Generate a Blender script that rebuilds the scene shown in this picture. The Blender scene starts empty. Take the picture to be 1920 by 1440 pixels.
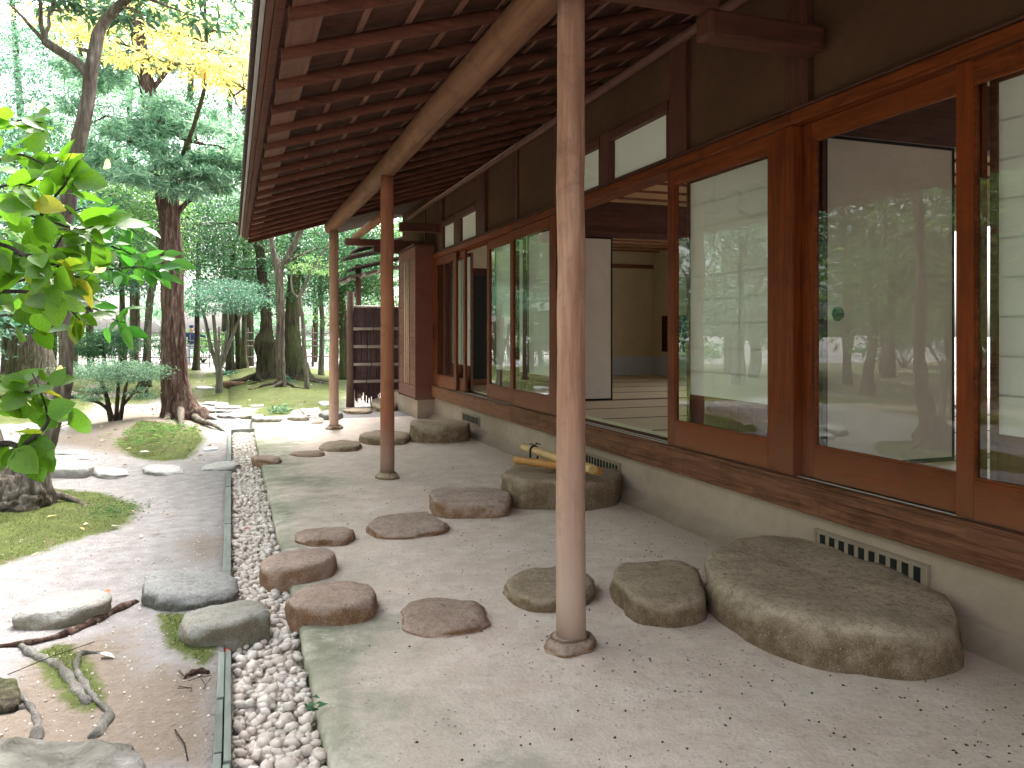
import bpy, math, random
import numpy as np
from mathutils import Vector, noise, Matrix

R = math.radians
random.seed(7)
rng = np.random.default_rng(11)

# ------------------------------------------------------------------ camera, sky, sun, exposure
S = bpy.context.scene
COL = S.collection
EYE = 1.30
YAW = math.atan(526.0 / 1480.0)
SN, CS = math.sin(YAW), math.cos(YAW)
cam_d = bpy.data.cameras.new("camera")
cam = bpy.data.objects.new("camera", cam_d)
COL.objects.link(cam)
cam.location = (0, 0, EYE)
cam.rotation_euler = (R(90), 0, -YAW)
cam_d.sensor_width = 36.0
cam_d.lens = 1480.0 / 1920.0 * 36.0
cam_d.shift_y = -92.0 / 1920.0
cam_d.clip_start = 0.05
cam_d.clip_end = 1500
S.camera = cam

SUN_DIR = Vector((0.30, 0.62, 1.05)).normalized()
world = bpy.data.worlds.new("World")
S.world = world
world.use_nodes = True
wn = world.node_tree
for n in list(wn.nodes):
    wn.nodes.remove(n)
sky = wn.nodes.new("ShaderNodeTexSky")
sky.sky_type = 'NISHITA'
sky.sun_disc = False
sky.sun_elevation = math.asin(SUN_DIR.z)
sky.sun_rotation = math.atan2(SUN_DIR.x, SUN_DIR.y)
sky.air_density = 1.0
sky.dust_density = 6.0
sky.ozone_density = 0.7
bg = wn.nodes.new("ShaderNodeBackground")
bg.inputs[1].default_value = 0.15
wo = wn.nodes.new("ShaderNodeOutputWorld")
hsv = wn.nodes.new("ShaderNodeHueSaturation")      # overcast: nearly neutral sky
hsv.inputs["Saturation"].default_value = 0.3
wn.links.new(sky.outputs[0], hsv.inputs["Color"])
wn.links.new(hsv.outputs[0], bg.inputs[0])
wn.links.new(bg.outputs[0], wo.inputs[0])

sun_d = bpy.data.lights.new("sun", 'SUN')
sun_d.energy = 1.5
sun_d.angle = R(35)
sun_d.color = (1.0, 0.96, 0.9)
sun = bpy.data.objects.new("sun", sun_d)
COL.objects.link(sun)
sun.rotation_euler = SUN_DIR.to_track_quat('Z', 'Y').to_euler()

S.view_settings.view_transform = 'Standard'
S.view_settings.look = 'None'
S.view_settings.gamma = 1.0
S.view_settings.use_curve_mapping = False
S.view_settings.exposure = 2.65
S.render.engine = 'CYCLES'
S.cycles.max_bounces = 10
S.cycles.transparent_max_bounces = 24
S.cycles.use_denoising = True

# ------------------------------------------------------------------ picture <-> place
F = 1480.0
def at_depth(u, v, d):
    """a point seen at picture position u,v at d metres in front of the camera"""
    r = (u - 960.0) / F * d
    return (d * SN + r * CS, d * CS - r * SN, EYE - (v - 628.0) / F * d)
def on_ground(u, v, z=0.0):
    return at_depth(u, v, F * (EYE - z) / (v - 628.0))
def depth_of(v):
    return F * EYE / (v - 628.0)
def y_on(u, X):
    """how far along the building a vertical line at picture column u is, on the plane X"""
    return X * (F / CS / CS / (u - 434.0) - SN / CS)

# ------------------------------------------------------------------ materials
MATS = {}
class NT:
    def __init__(s, name):
        s.m = bpy.data.materials.new(name); s.m.use_nodes = True
        s.t = s.m.node_tree
        for n in list(s.t.nodes): s.t.nodes.remove(n)
        s.out = s.n("ShaderNodeOutputMaterial")
        s.b = s.n("ShaderNodeBsdfPrincipled")
        s.l(s.b.outputs[0], s.out.inputs[0])
    def n(s, k, **kw):
        x = s.t.nodes.new(k)
        for a, b in kw.items(): setattr(x, a, b)
        return x
    def l(s, a, b): s.t.links.new(a, b)
    def pos(s, scale=(1, 1, 1), rot=(0, 0, 0), obj=False):
        if obj:
            g = s.n("ShaderNodeTexCoord").outputs["Object"]
        else:
            g = s.n("ShaderNodeNewGeometry").outputs["Position"]
        mp = s.n("ShaderNodeMapping")
        mp.inputs["Scale"].default_value = scale
        mp.inputs["Rotation"].default_value = rot
        s.l(g, mp.inputs[0])
        return mp.outputs[0]
    def noise(s, vec, scale, detail=4, rough=0.55, dist=0.0):
        x = s.n("ShaderNodeTexNoise")
        x.inputs["Scale"].default_value = scale
        x.inputs["Detail"].default_value = detail
        x.inputs["Roughness"].default_value = rough
        x.inputs["Distortion"].default_value = dist
        s.l(vec, x.inputs["Vector"])
        return x.outputs["Fac"]
    def voro(s, vec, scale, feature='F1', out="Distance", rnd=1.0):
        x = s.n("ShaderNodeTexVoronoi")
        x.feature = feature
        x.inputs["Scale"].default_value = scale
        x.inputs["Randomness"].default_value = rnd
        s.l(vec, x.inputs["Vector"])
        return x.outputs[out]
    def ramp(s, fac, stops):
        x = s.n("ShaderNodeValToRGB")
        e = x.color_ramp.elements
        while len(e) < len(stops): e.new(0.5)
        for i, (p, c) in enumerate(stops):
            e[i].position = p
            if not hasattr(c, "__len__"): c = (c, c, c)
            e[i].color = (c[0], c[1], c[2], 1)
        s.l(fac, x.inputs[0])
        return x.outputs[0]
    def mix(s, fac, a, b, mode='MIX'):
        x = s.n("ShaderNodeMix"); x.data_type = 'RGBA'; x.blend_type = mode
        for i, val in ((0, fac), (6, a), (7, b)):
            if hasattr(val, "links") or hasattr(val, "is_linked"): s.l(val, x.inputs[i])
            elif i == 0: x.inputs[0].default_value = val
            else: x.inputs[i].default_value = (val[0], val[1], val[2], 1)
        return x.outputs[2]
    def math(s, op, a, b=0.0):
        x = s.n("ShaderNodeMath"); x.operation = op
        for i, val in ((0, a), (1, b)):
            if hasattr(val, "is_linked"): s.l(val, x.inputs[i])
            else: x.inputs[i].default_value = val
        return x.outputs[0]
    def bump(s, h, strength=0.4, dist=0.01, prev=None):
        x = s.n("ShaderNodeBump")
        x.inputs["Strength"].default_value = strength
        x.inputs["Distance"].default_value = dist
        s.l(h, x.inputs["Height"])
        if prev is not None: s.l(prev, x.inputs["Normal"])
        return x.outputs[0]
    def fin(s, col=None, rough=0.7, nrm=None, spec=0.3, key=None):
        if col is not None:
            if hasattr(col, "is_linked"): s.l(col, s.b.inputs["Base Color"])
            else: s.b.inputs["Base Color"].default_value = (col[0], col[1], col[2], 1)
        if hasattr(rough, "is_linked"): s.l(rough, s.b.inputs["Roughness"])
        else: s.b.inputs["Roughness"].default_value = rough
        if nrm is not None: s.l(nrm, s.b.inputs["Normal"])
        s.b.inputs["Specular IOR Level"].default_value = spec
        MATS[key or s.m.name] = s.m
        return s.m

def wood(name, dark, light, axis, rough=0.55, spec=0.3, fade=None, grain=38.0, red=None):
    t = NT(name)
    sc = {'x': (0.06, 1, 1), 'y': (1, 0.06, 1), 'z': (1, 1, 0.06)}[axis]
    p = t.pos(sc)
    g = t.noise(p, grain, 5, 0.6, 0.6)
    g2 = t.noise(p, grain * 3.1, 3, 0.6)
    big = t.noise(t.pos(), 1.7, 3)
    c = t.ramp(g, [(0.36, dark), (0.62, light)])
    c = t.mix(t.ramp(g2, [(0.35, 0.0), (0.75, 0.55)]), c, [x * 0.62 for x in dark])
    c = t.mix(t.ramp(big, [(0.35, 0.0), (0.7, 0.45)]), c, [x * 0.7 for x in light])
    blot = t.noise(t.pos((1, 1, 1)), 5.5, 5, 0.7, 0.5)
    c = t.mix(t.ramp(blot, [(0.50, 0.0), (0.68, 0.5)]), c, [x * 0.5 for x in dark])
    cp = t.pos({'x': (0.015, 1, 1), 'y': (1, 0.015, 1), 'z': (1, 1, 0.015)}[axis])
    crk = t.noise(cp, grain * 1.2, 2, 0.5, 0.3)
    c = t.mix(t.ramp(crk, [(0.27, 0.8), (0.31, 0.0)]), c, [x * 0.4 for x in dark])
    # pieces differ a little
    oi = t.n("ShaderNodeObjectInfo").outputs["Random"]
    c = t.mix(t.math('MULTIPLY', oi, 0.35), c, [x * 1.25 for x in light])
    if fade is not None:      # blends to a paler tone towards the foot
        lo, hi, fc = fade
        sp = t.n("ShaderNodeSeparateXYZ"); t.l(t.n("ShaderNodeNewGeometry").outputs["Position"], sp.inputs[0])
        z = t.math('ADD', sp.outputs[2], t.math('MULTIPLY', t.math('SUBTRACT', g, 0.5), (hi - lo) * 1.2))
        f = t.n("ShaderNodeMapRange"); t.l(z, f.inputs[0])
        f.inputs[1].default_value = lo; f.inputs[2].default_value = hi
        f.inputs[3].default_value = 0.85; f.inputs[4].default_value = 0.0
        c = t.mix(f.outputs[0], c, fc)
    b = t.bump(g, 0.25, 0.004)
    b = t.bump(g2, 0.25, 0.002, b)
    return t.fin(c, rough, b, spec)

wood("wood_door_upright", (0.060, 0.011, 0.003), (0.22, 0.046, 0.010), 'z', 0.5, 0.14, fade=(0.45, 0.95, (0.21, 0.085, 0.045)))
wood("wood_door_level", (0.055, 0.011, 0.003), (0.22, 0.052, 0.013), 'y', 0.5, 0.14, fade=(0.5, 0.74, (0.27, 0.105, 0.055)))
wood("wood_sill", (0.10, 0.038, 0.021), (0.27, 0.120, 0.068), 'y', 0.65, 0.12)
wood("wood_beam_dark", (0.045, 0.014, 0.009), (0.10, 0.034, 0.020), 'y', 0.6, 0.3)
wood("wood_post_dark", (0.050, 0.016, 0.010), (0.11, 0.037, 0.022), 'z', 0.6, 0.3)
wood("wood_cross_dark", (0.05, 0.016, 0.010), (0.12, 0.040, 0.024), 'x', 0.6, 0.3)
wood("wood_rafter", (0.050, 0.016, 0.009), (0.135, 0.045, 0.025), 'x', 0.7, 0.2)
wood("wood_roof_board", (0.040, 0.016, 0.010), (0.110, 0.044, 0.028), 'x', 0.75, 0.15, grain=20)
wood("wood_lath", (0.15, 0.065, 0.043), (0.26, 0.125, 0.085), 'y', 0.6, 0.2)
wood("wood_eave_plank", (0.12, 0.055, 0.038), (0.19, 0.09, 0.062), 'y', 0.7, 0.2)
wood("wood_log", (0.14, 0.060, 0.031), (0.25, 0.125, 0.070), 'y', 0.65, 0.1, grain=16)
wood("wood_post_pale", (0.36, 0.175, 0.120), (0.60, 0.36, 0.265), 'z', 0.65, 0.1, fade=(0.0, 0.9, (0.52, 0.40, 0.335)), grain=22)
wood("wood_post_red", (0.24, 0.085, 0.045), (0.40, 0.165, 0.095), 'z', 0.65, 0.1, fade=(0.0, 0.55, (0.36, 0.28, 0.24)), grain=22)
wood("wood_shutter_box", (0.14, 0.048, 0.036), (0.20, 0.075, 0.055), 'z', 0.7, 0.2, fade=(0.2, 0.5, (0.22, 0.12, 0.10)))
wood("wood_box_board", (0.13, 0.052, 0.035), (0.24, 0.115, 0.082), 'y', 0.75, 0.2)
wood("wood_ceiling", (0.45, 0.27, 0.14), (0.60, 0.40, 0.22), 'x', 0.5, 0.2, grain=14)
wood("wood_fence_post", (0.10, 0.055, 0.045), (0.20, 0.12, 0.10), 'z', 0.8, 0.2)
wood("brushwood", (0.09, 0.052, 0.055), (0.22, 0.14, 0.145), 'z', 0.85, 0.1, grain=60)
wood("wood_edging", (0.12, 0.145, 0.125), (0.23, 0.26, 0.235), 'y', 0.7, 0.2, grain=30)
wood("bark_thatch", (0.05, 0.035, 0.03), (0.14, 0.10, 0.085), 'x', 0.85, 0.1, grain=30)

def plaster(name, a, b, bump=0.25, stain=None):
    t = NT(name)
    p = t.pos()
    n1 = t.noise(p, 1.3, 5); n2 = t.noise(p, 180, 3, 0.7); n3 = t.noise(p, 9, 4)
    c = t.mix(t.ramp(n1, [(0.3, 0), (0.7, 1)]), a, b)
    c = t.mix(t.ramp(n3, [(0.4, 0), (0.8, 0.35)]), c, [x * 0.75 for x in a])
    c = t.mix(t.ramp(n2, [(0.5, 0), (0.8, 0.3)]), c, [x * 1.35 for x in b])
    if stain is not None:
        sp = t.n("ShaderNodeSeparateXYZ"); t.l(t.n("ShaderNodeNewGeometry").outputs["Position"], sp.inputs[0])
        z = t.math('ADD', sp.outputs[2], t.math('MULTIPLY', t.math('SUBTRACT', n3, 0.5), 0.25))
        c = t.mix(t.ramp(z, [(0.0, 0.7), (0.14, 0.0)]), c, stain)
    return t.fin(c, 0.9, t.bump(n2, bump, 0.003), 0.1)
plaster("plaster_wall", (0.075, 0.036, 0.020), (0.110, 0.058, 0.033))
plaster("plaster_foundation", (0.36, 0.265, 0.205), (0.50, 0.39, 0.315), stain=(0.22, 0.175, 0.14))
plaster("plaster_room", (0.60, 0.53, 0.37), (0.68, 0.60, 0.43))
plaster("paper_base", (0.55, 0.62, 0.70), (0.62, 0.68, 0.75), 0.05)
plaster("fusuma_paper", (0.62, 0.56, 0.50), (0.68, 0.62, 0.56), 0.05)
plaster("vent_concrete", (0.30, 0.225, 0.17), (0.38, 0.295, 0.235))

t = NT("shade_black"); t.fin((0.012, 0.012, 0.010), 0.8)
t = NT("black_lacquer"); t.fin((0.008, 0.008, 0.009), 0.4, None, 0.12)
t = NT("dark_panel"); t.fin((0.02, 0.023, 0.017), 0.6)
t = NT("black_cord"); t.fin((0.012, 0.011, 0.01), 0.9)
t = NT("metal_strip"); t.fin((0.45, 0.43, 0.40), 0.5, None, 0.5)

# paper of the screens: white, lets light through
t = NT("shoji_paper")
tr = t.n("ShaderNodeBsdfTranslucent"); mx = t.n("ShaderNodeMixShader")
tr.inputs[0].default_value = (0.86, 0.87, 0.80, 1); mx.inputs[0].default_value = 0.40
t.fin((0.86, 0.87, 0.80), 0.9, None, 0.1)
t.l(t.b.outputs[0], mx.inputs[1]); t.l(tr.outputs[0], mx.inputs[2]); t.l(mx.outputs[0], t.out.inputs[0])

# window glass: thin sheet, slightly wavy
t = NT("window_glass")
tp = t.n("ShaderNodeBsdfTransparent"); gl = t.n("ShaderNodeBsdfGlossy"); mx = t.n("ShaderNodeMixShader")
tp.inputs[0].default_value = (0.93, 0.96, 0.93, 1); gl.inputs["Roughness"].default_value = 0.015
gl.inputs[0].default_value = (0.93, 1.0, 0.97, 1)
fr = t.n("ShaderNodeFresnel"); fr.inputs[0].default_value = 1.52
nb = t.bump(t.noise(t.pos((1, 1, 0.5)), 3.0, 2), 0.05, 0.02)
t.l(nb, gl.inputs["Normal"])
t.l(t.ramp(t.noise(t.pos((1, 1, 0.4)), 6, 5, 0.7), [(0.45, 0.003), (0.75, 0.02)]), gl.inputs["Roughness"])
t.l(t.math('MINIMUM', t.math('MULTIPLY', fr.outputs[0], 1.6), 0.9), mx.inputs[0])
t.l(tp.outputs[0], mx.inputs[1]); t.l(gl.outputs[0], mx.inputs[2]); t.l(mx.outputs[0], t.out.inputs[0])
MATS["window_glass"] = t.m

# tatami
def tatami(name, c0, c1):
    t = NT(name)
    p = t.pos((1, 1, 1))
    w = t.n("ShaderNodeTexWave"); w.inputs["Scale"].default_value = 55; t.l(p, w.inputs[0])
    w.bands_direction = 'Y'
    n1 = t.noise(p, 4, 4)
    c = t.mix(n1, c0, c1)
    t.fin(c, 0.6, t.bump(w.outputs["Fac"], 0.15, 0.002), 0.3)
tatami("tatami", (0.52, 0.44, 0.30), (0.62, 0.53, 0.38))

# beaten earth floor under the eaves
t = NT("beaten_earth")
p = t.pos()
n1 = t.noise(p, 0.8, 5, 0.6); n2 = t.noise(p, 6, 6, 0.65); n3 = t.noise(p, 70, 4, 0.7)
sp = t.n("ShaderNodeSeparateXYZ"); t.l(p, sp.inputs[0])
c = t.mix(t.ramp(n2, [(0.3, 0), (0.7, 1)]), (0.66, 0.525, 0.455), (0.82, 0.69, 0.61))
# damp, green-grey towards the garden edge
near = t.math('MAXIMUM', t.math('MULTIPLY', t.math('SUBTRACT', 2.7, sp.outputs[1]), 0.45), 0.0)
g = t.math('ADD', t.math('ADD', t.math('MULTIPLY', sp.outputs[0], -0.75), t.math('MULTIPLY', n1, 2.0)), near)
c = t.mix(t.ramp(g, [(0.22, 0.0), (0.80, 0.85)]), c, (0.43, 0.405, 0.335))
nm = t.noise(p, 3.1, 7, 0.7)
c = t.mix(t.ramp(t.math('MULTIPLY', g, nm), [(0.24, 0.0), (0.46, 0.75)]), c, (0.17, 0.195, 0.12))
c = t.mix(t.ramp(t.noise(p, 2.4, 6, 0.7, 0.4), [(0.52, 0.0), (0.68, 0.6)]), c, (0.86, 0.77, 0.71))
c = t.mix(t.ramp(t.noise(p, 17, 5, 0.75), [(0.30, 0.45), (0.46, 0.0)]), c, (0.36, 0.32, 0.28))
wallside = t.ramp(t.math('ADD', sp.outputs[0], t.math('MULTIPLY', n2, 0.6)), [(0.0, 0.0), (1.0, 0.0)])
c = t.mix(t.ramp(t.math('ADD', t.math('MULTIPLY', sp.outputs[0], 0.3), t.math('MULTIPLY', n2, 0.25)), [(0.84, 0.0), (1.0, 0.55)]), c, (0.38, 0.29, 0.24))
v1 = t.voro(p, 34); v2 = t.voro(p, 15)
sel = t.noise(p, 5.0, 3)
peb = t.math('MULTIPLY', t.ramp(v1, [(0.10, 1.0), (0.2, 0.0)]), t.ramp(sel, [(0.5, 0.0), (0.62, 0.75)]))
c = t.mix(peb, c, (0.13, 0.12, 0.115))
v3 = t.voro(t.pos((1.1, 0.9, 1), (0, 0, 0.7)), 26)
sel3 = t.noise(t.pos((1, 1, 1), (0, 0, 1.0)), 8.0, 3)
peb3 = t.math('MULTIPLY', t.ramp(v3, [(0.09, 1.0), (0.17, 0.0)]), t.ramp(sel3, [(0.5, 0.0), (0.6, 0.8)]))
c = t.mix(peb3, c, (0.62, 0.60, 0.56))
c = t.mix(t.ramp(n3, [(0.35, 0.2), (0.55, 0.0)]), c, (0.3, 0.27, 0.24))
b = t.bump(n3, 0.7, 0.006)
b = t.bump(t.math('ADD', peb, peb3), 0.5, 0.005, b)
b = t.bump(n2, 0.5, 0.02, b)
t.fin(c, 0.95, b, 0.1)

t = NT("grit_dark"); t.fin((0.07, 0.055, 0.045), 0.9)
# garden ground: pale sand, brown soil and moss by two stored masks
t = NT("garden_ground")
p = t.pos()
am = t.n("ShaderNodeAttribute"); am.attribute_name = "moss"
asl = t.n("ShaderNodeAttribute"); asl.attribute_name = "soil"
n1 = t.noise(p, 1.2, 6, 0.65); n2 = t.noise(p, 9, 6, 0.7); n3 = t.noise(p, 60, 4, 0.7); n4 = t.noise(p, 26, 4, 0.7)
c = t.mix(t.ramp(n2, [(0.3, 0), (0.7, 1)]), (0.225, 0.205, 0.198), (0.38, 0.36, 0.362))
c = t.mix(t.ramp(n4, [(0.5, 0), (0.75, 0.5)]), c, (0.30, 0.24, 0.21))
v1 = t.voro(p, 30)
peb = t.math('MULTIPLY', t.ramp(v1, [(0.12, 1), (0.2, 0)]), t.ramp(n2, [(0.5, 0), (0.6, 0.7)]))
c = t.mix(peb, c, (0.62, 0.59, 0.57))
c = t.mix(t.ramp(t.math('ADD', asl.outputs["Fac"], t.math('MULTIPLY', t.math('SUBTRACT', n2, 0.5), 1.0)), [(0.35, 0), (0.7, 1)]),
          c, t.mix(n4, (0.15, 0.115, 0.09), (0.30, 0.25, 0.21)))
mc = t.mix(t.ramp(n2, [(0.3, 0), (0.75, 1)]), (0.075, 0.10, 0.028), (0.165, 0.19, 0.065))
mc = t.mix(t.ramp(n4, [(0.42, 0), (0.7, 0.7)]), mc, (0.07, 0.085, 0.02))
mc = t.mix(t.ramp(t.noise(p, 2.6, 6, 0.72, 0.5), [(0.44, 0.0), (0.60, 0.8)]), mc, (0.075, 0.085, 0.03))
mc = t.mix(t.ramp(t.noise(p, 4.3, 5, 0.7), [(0.56, 0.0), (0.68, 0.7)]), mc, (0.17, 0.125, 0.085))
mm = t.math('ADD', am.outputs["Fac"], t.math('MULTIPLY', t.math('SUBTRACT', n2, 0.5), 1.1))
mm = t.math('ADD', mm, t.math('MULTIPLY', t.math('SUBTRACT', n3, 0.5), 0.5))
mmr = t.ramp(mm, [(0.35, 0), (0.62, 1)])
c = t.mix(mmr, c, mc)
b = t.bump(n3, 0.8, 0.012)
b = t.bump(n4, 0.6, 0.03, b)
b = t.bump(peb, 0.4, 0.006, b)
t.fin(c, 0.95, b, 0.1)

def stone(name, a, b, side, lichen=0.0):
    t = NT(name)
    p = t.pos()
    oi = t.n("ShaderNodeObjectInfo").outputs["Random"]
    n1 = t.noise(p, 5, 6, 0.65); n2 = t.noise(p, 45, 5, 0.7); n3 = t.noise(p, 14, 5, 0.6)
    n4 = t.noise(p, 160, 3, 0.7)
    c = t.mix(t.ramp(n1, [(0.3, 0), (0.7, 1)]), a, b)
    c = t.mix(t.ramp(n2, [(0.48, 0), (0.66, 0.55)]), c, [x * 0.6 for x in a])
    n5 = t.noise(p, 20, 6, 0.75); c = t.mix(t.ramp(n5, [(0.36, 0.5), (0.46, 0.0)]), c, [x * 0.62 for x in a])
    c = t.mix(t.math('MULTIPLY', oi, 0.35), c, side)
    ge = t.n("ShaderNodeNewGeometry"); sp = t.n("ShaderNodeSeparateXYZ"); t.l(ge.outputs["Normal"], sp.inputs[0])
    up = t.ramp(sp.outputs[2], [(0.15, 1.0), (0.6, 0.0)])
    c = t.mix(t.math('MULTIPLY', up, t.ramp(n3, [(0.3, 0.45), (0.6, 1.0)])), c, side)  # side tone holds ochre weathering and, on brown and pink, painted shade
    c = t.mix(t.ramp(n4, [(0.55, 0), (0.7, 0.4)]), c, [min(1, x * 1.5) for x in b])
    if lichen > 0:
        c = t.mix(t.math('MULTIPLY', t.ramp(n3, [(0.5, 0), (0.6, 1)]), lichen), c, (0.42, 0.45, 0.42))
    bb = t.bump(n1, 0.6, 0.04); bb = t.bump(n5, 0.7, 0.018, bb); bb = t.bump(n2, 0.8, 0.010, bb); bb = t.bump(n4, 0.6, 0.004, bb)
    return t.fin(c, 0.92, bb, 0.06)
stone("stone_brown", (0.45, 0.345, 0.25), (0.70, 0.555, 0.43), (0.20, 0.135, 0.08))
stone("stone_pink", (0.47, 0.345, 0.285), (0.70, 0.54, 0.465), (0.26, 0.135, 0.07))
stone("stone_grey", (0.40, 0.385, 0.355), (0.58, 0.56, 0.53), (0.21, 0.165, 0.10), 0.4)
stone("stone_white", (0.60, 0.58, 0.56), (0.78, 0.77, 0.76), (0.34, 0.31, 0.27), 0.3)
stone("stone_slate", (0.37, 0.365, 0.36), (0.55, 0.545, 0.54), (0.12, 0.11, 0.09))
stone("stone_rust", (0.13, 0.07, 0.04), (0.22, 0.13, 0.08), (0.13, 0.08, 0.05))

def pebble_mat(name, island):
    t = NT(name)
    if island: r = t.n("ShaderNodeNewGeometry").outputs["Random Per Island"]
    else: r = t.n("ShaderNodeObjectInfo").outputs["Random"]
    c = t.ramp(r, [(0, (0.58, 0.50, 0.45)), (0.3, (0.76, 0.69, 0.63)), (0.6, (0.66, 0.58, 0.52)), (0.8, (0.82, 0.77, 0.72)), (1, (0.50, 0.43, 0.385))])
    p = t.pos()
    n = t.noise(p, 60, 4); n2 = t.noise(p, 240, 3)
    c = t.mix(t.ramp(n, [(0.4, 0), (0.75, 0.4)]), c, (0.33, 0.26, 0.23))
    t.fin(c, 0.75, t.bump(n2, 0.3, 0.002, t.bump(n, 0.35, 0.006)), 0.3)
pebble_mat("pebble_single", False); pebble_mat("pebble_mass", True)
t = NT("gravel_bed"); p = t.pos()
t.fin(t.mix(t.noise(p, 40, 4), (0.28, 0.24, 0.21), (0.42, 0.37, 0.33)), 0.95, t.bump(t.noise(p, 60), 0.8, 0.01), 0.1)

def bark(name, a, b, c3, sc=(1, 1, 0.16), scale=26, moss=0.0, depth=0.03):
    t = NT(name)
    p = t.pos(sc)
    n1 = t.noise(p, scale, 6, 0.7, 0.7); n2 = t.noise(t.pos(), 2.3, 4); n3 = t.noise(p, scale * 3, 4, 0.7)
    v = t.voro(t.pos((1, 1, 0.22)), scale * 0.8)
    c = t.ramp(n1, [(0.36, a), (0.50, b), (0.64, c3)])
    nL = t.noise(t.pos((1, 1, 0.10)), scale * 0.42, 4, 0.6, 1.0)
    c = t.mix(t.ramp(nL, [(0.40, 0.75), (0.52, 0.0)]), c, [x * 0.45 for x in a])
    c = t.mix(t.ramp(v, [(0.0, 0.0), (0.55, 0.55)]), c, [x * 0.5 for x in a])
    if moss > 0: c = t.mix(t.math('MULTIPLY', t.ramp(n2, [(0.42, 0), (0.6, 1)]), moss), c, (0.12, 0.15, 0.05))
    bb = t.bump(nL, 1.0, depth * 2.0); bb = t.bump(n1, 1.0, depth, bb); bb = t.bump(n3, 0.6, depth * 0.4, bb)
    return t.fin(c, 0.92, bb, 0.1)
bark("bark_red", (0.11, 0.065, 0.05), (0.26, 0.16, 0.125), (0.47, 0.37, 0.33))
bark("bark_grey", (0.15, 0.115, 0.09), (0.30, 0.25, 0.20), (0.48, 0.44, 0.39), moss=0.15)
bark("bark_mossy", (0.085, 0.07, 0.05), (0.17, 0.145, 0.10), (0.27, 0.24, 0.18), moss=0.6)
bark("bark_dark", (0.05, 0.038, 0.030), (0.12, 0.09, 0.065), (0.19, 0.15, 0.11), moss=0.3)
bark("bark_pale", (0.24, 0.21, 0.18), (0.37, 0.34, 0.29), (0.50, 0.47, 0.42), moss=0.2)
bark("root_grey", (0.19, 0.17, 0.155), (0.30, 0.28, 0.265), (0.40, 0.385, 0.37), (1, 1, 1), 9, moss=0.15)
bark("twig", (0.06, 0.05, 0.045), (0.12, 0.10, 0.085), (0.2, 0.17, 0.15), (1, 1, 0.3), 30)

def leaf_mat(name, stops, trans=0.45, rough=0.45, obj=False, spec=0.4, veins=False):
    t = NT(name)
    if obj: r = t.n("ShaderNodeObjectInfo").outputs["Random"]
    else: r = t.n("ShaderNodeNewGeometry").outputs["Random Per Island"]
    c = t.ramp(r, stops)
    if veins:
        n = t.noise(t.pos((1, 1, 1), obj=True), 38, 3); c = t.mix(t.ramp(n, [(0.35, 0.0), (0.75, 0.55)]), c, (0.30, 0.34, 0.03))
        n2 = t.noise(t.pos((1, 1, 1), obj=True), 11, 2); c = t.mix(t.ramp(n2, [(0.55, 0.0), (0.8, 0.5)]), c, (0.05, 0.13, 0.02))
    tr = t.n("ShaderNodeBsdfTranslucent"); mx = t.n("ShaderNodeMixShader")
    t.fin(c, rough, None, spec)
    x = t.mix(0.5, c, t.mix(1.0, c, (1.7, 1.9, 0.9), 'MULTIPLY'))
    t.l(x, tr.inputs[0]); mx.inputs[0].default_value = trans
    t.l(t.b.outputs[0], mx.inputs[1]); t.l(tr.outputs[0], mx.inputs[2]); t.l(mx.outputs[0], t.out.inputs[0])
leaf_mat("leaf_blue_green", [(0, (0.035, 0.10, 0.075)), (0.5, (0.08, 0.20, 0.155)), (1, (0.19, 0.34, 0.29))], 0.35, 0.35)
leaf_mat("leaf_needle", [(0, (0.09, 0.20, 0.16)), (0.5, (0.22, 0.38, 0.33)), (1, (0.50, 0.66, 0.60))], 0.5, 0.35)
leaf_mat("leaf_far_haze", [(0, (0.08, 0.18, 0.13)), (0.5, (0.19, 0.34, 0.26)), (1, (0.38, 0.52, 0.44))], 0.45, 0.6)  # distant haze painted in as a paler leaf colour
leaf_mat("leaf_green", [(0, (0.025, 0.075, 0.04)), (0.5, (0.055, 0.15, 0.08)), (1, (0.12, 0.25, 0.13))], 0.4)
leaf_mat("leaf_dark", [(0, (0.02, 0.055, 0.03)), (0.6, (0.045, 0.11, 0.06)), (1, (0.09, 0.18, 0.10))], 0.3, 0.3)
leaf_mat("leaf_light", [(0, (0.07, 0.17, 0.07)), (0.5, (0.13, 0.26, 0.11)), (1, (0.27, 0.36, 0.15))], 0.5)
leaf_mat("leaf_yellow", [(0, (0.55, 0.48, 0.20)), (0.5, (0.72, 0.64, 0.33)), (0.93, (0.78, 0.72, 0.5)), (1, (0.6, 0.25, 0.08))], 0.5)
leaf_mat("leaf_shrub", [(0, (0.05, 0.13, 0.09)), (0.5, (0.13, 0.26, 0.19)), (1, (0.30, 0.42, 0.30))], 0.3, 0.4)
leaf_mat("leaf_broad", [(0, (0.018, 0.115, 0.007)), (0.55, (0.045, 0.20, 0.012)), (0.9, (0.08, 0.24, 0.014)), (0.97, (0.24, 0.30, 0.02)), (1, (0.45, 0.38, 0.04))], 0.5, 0.35, True, 0.45, True)
leaf_mat("leaf_fresh", [(0, (0.04, 0.18, 0.025)), (1, (0.10, 0.28, 0.04))], 0.5, 0.35, True)
leaf_mat("leaf_fallen", [(0, (0.55, 0.45, 0.38)), (0.4, (0.35, 0.17, 0.08)), (0.7, (0.6, 0.55, 0.45)), (1, (0.45, 0.28, 0.10))], 0.15, 0.6, True)
t = NT("leaf_red"); t.fin((0.35, 0.03, 0.02), 0.6)
t = NT("leaf_dry_white"); t.fin((0.62, 0.55, 0.52), 0.7)
t = NT("leaf_orange"); t.fin((0.50, 0.13, 0.04), 0.6)

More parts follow.
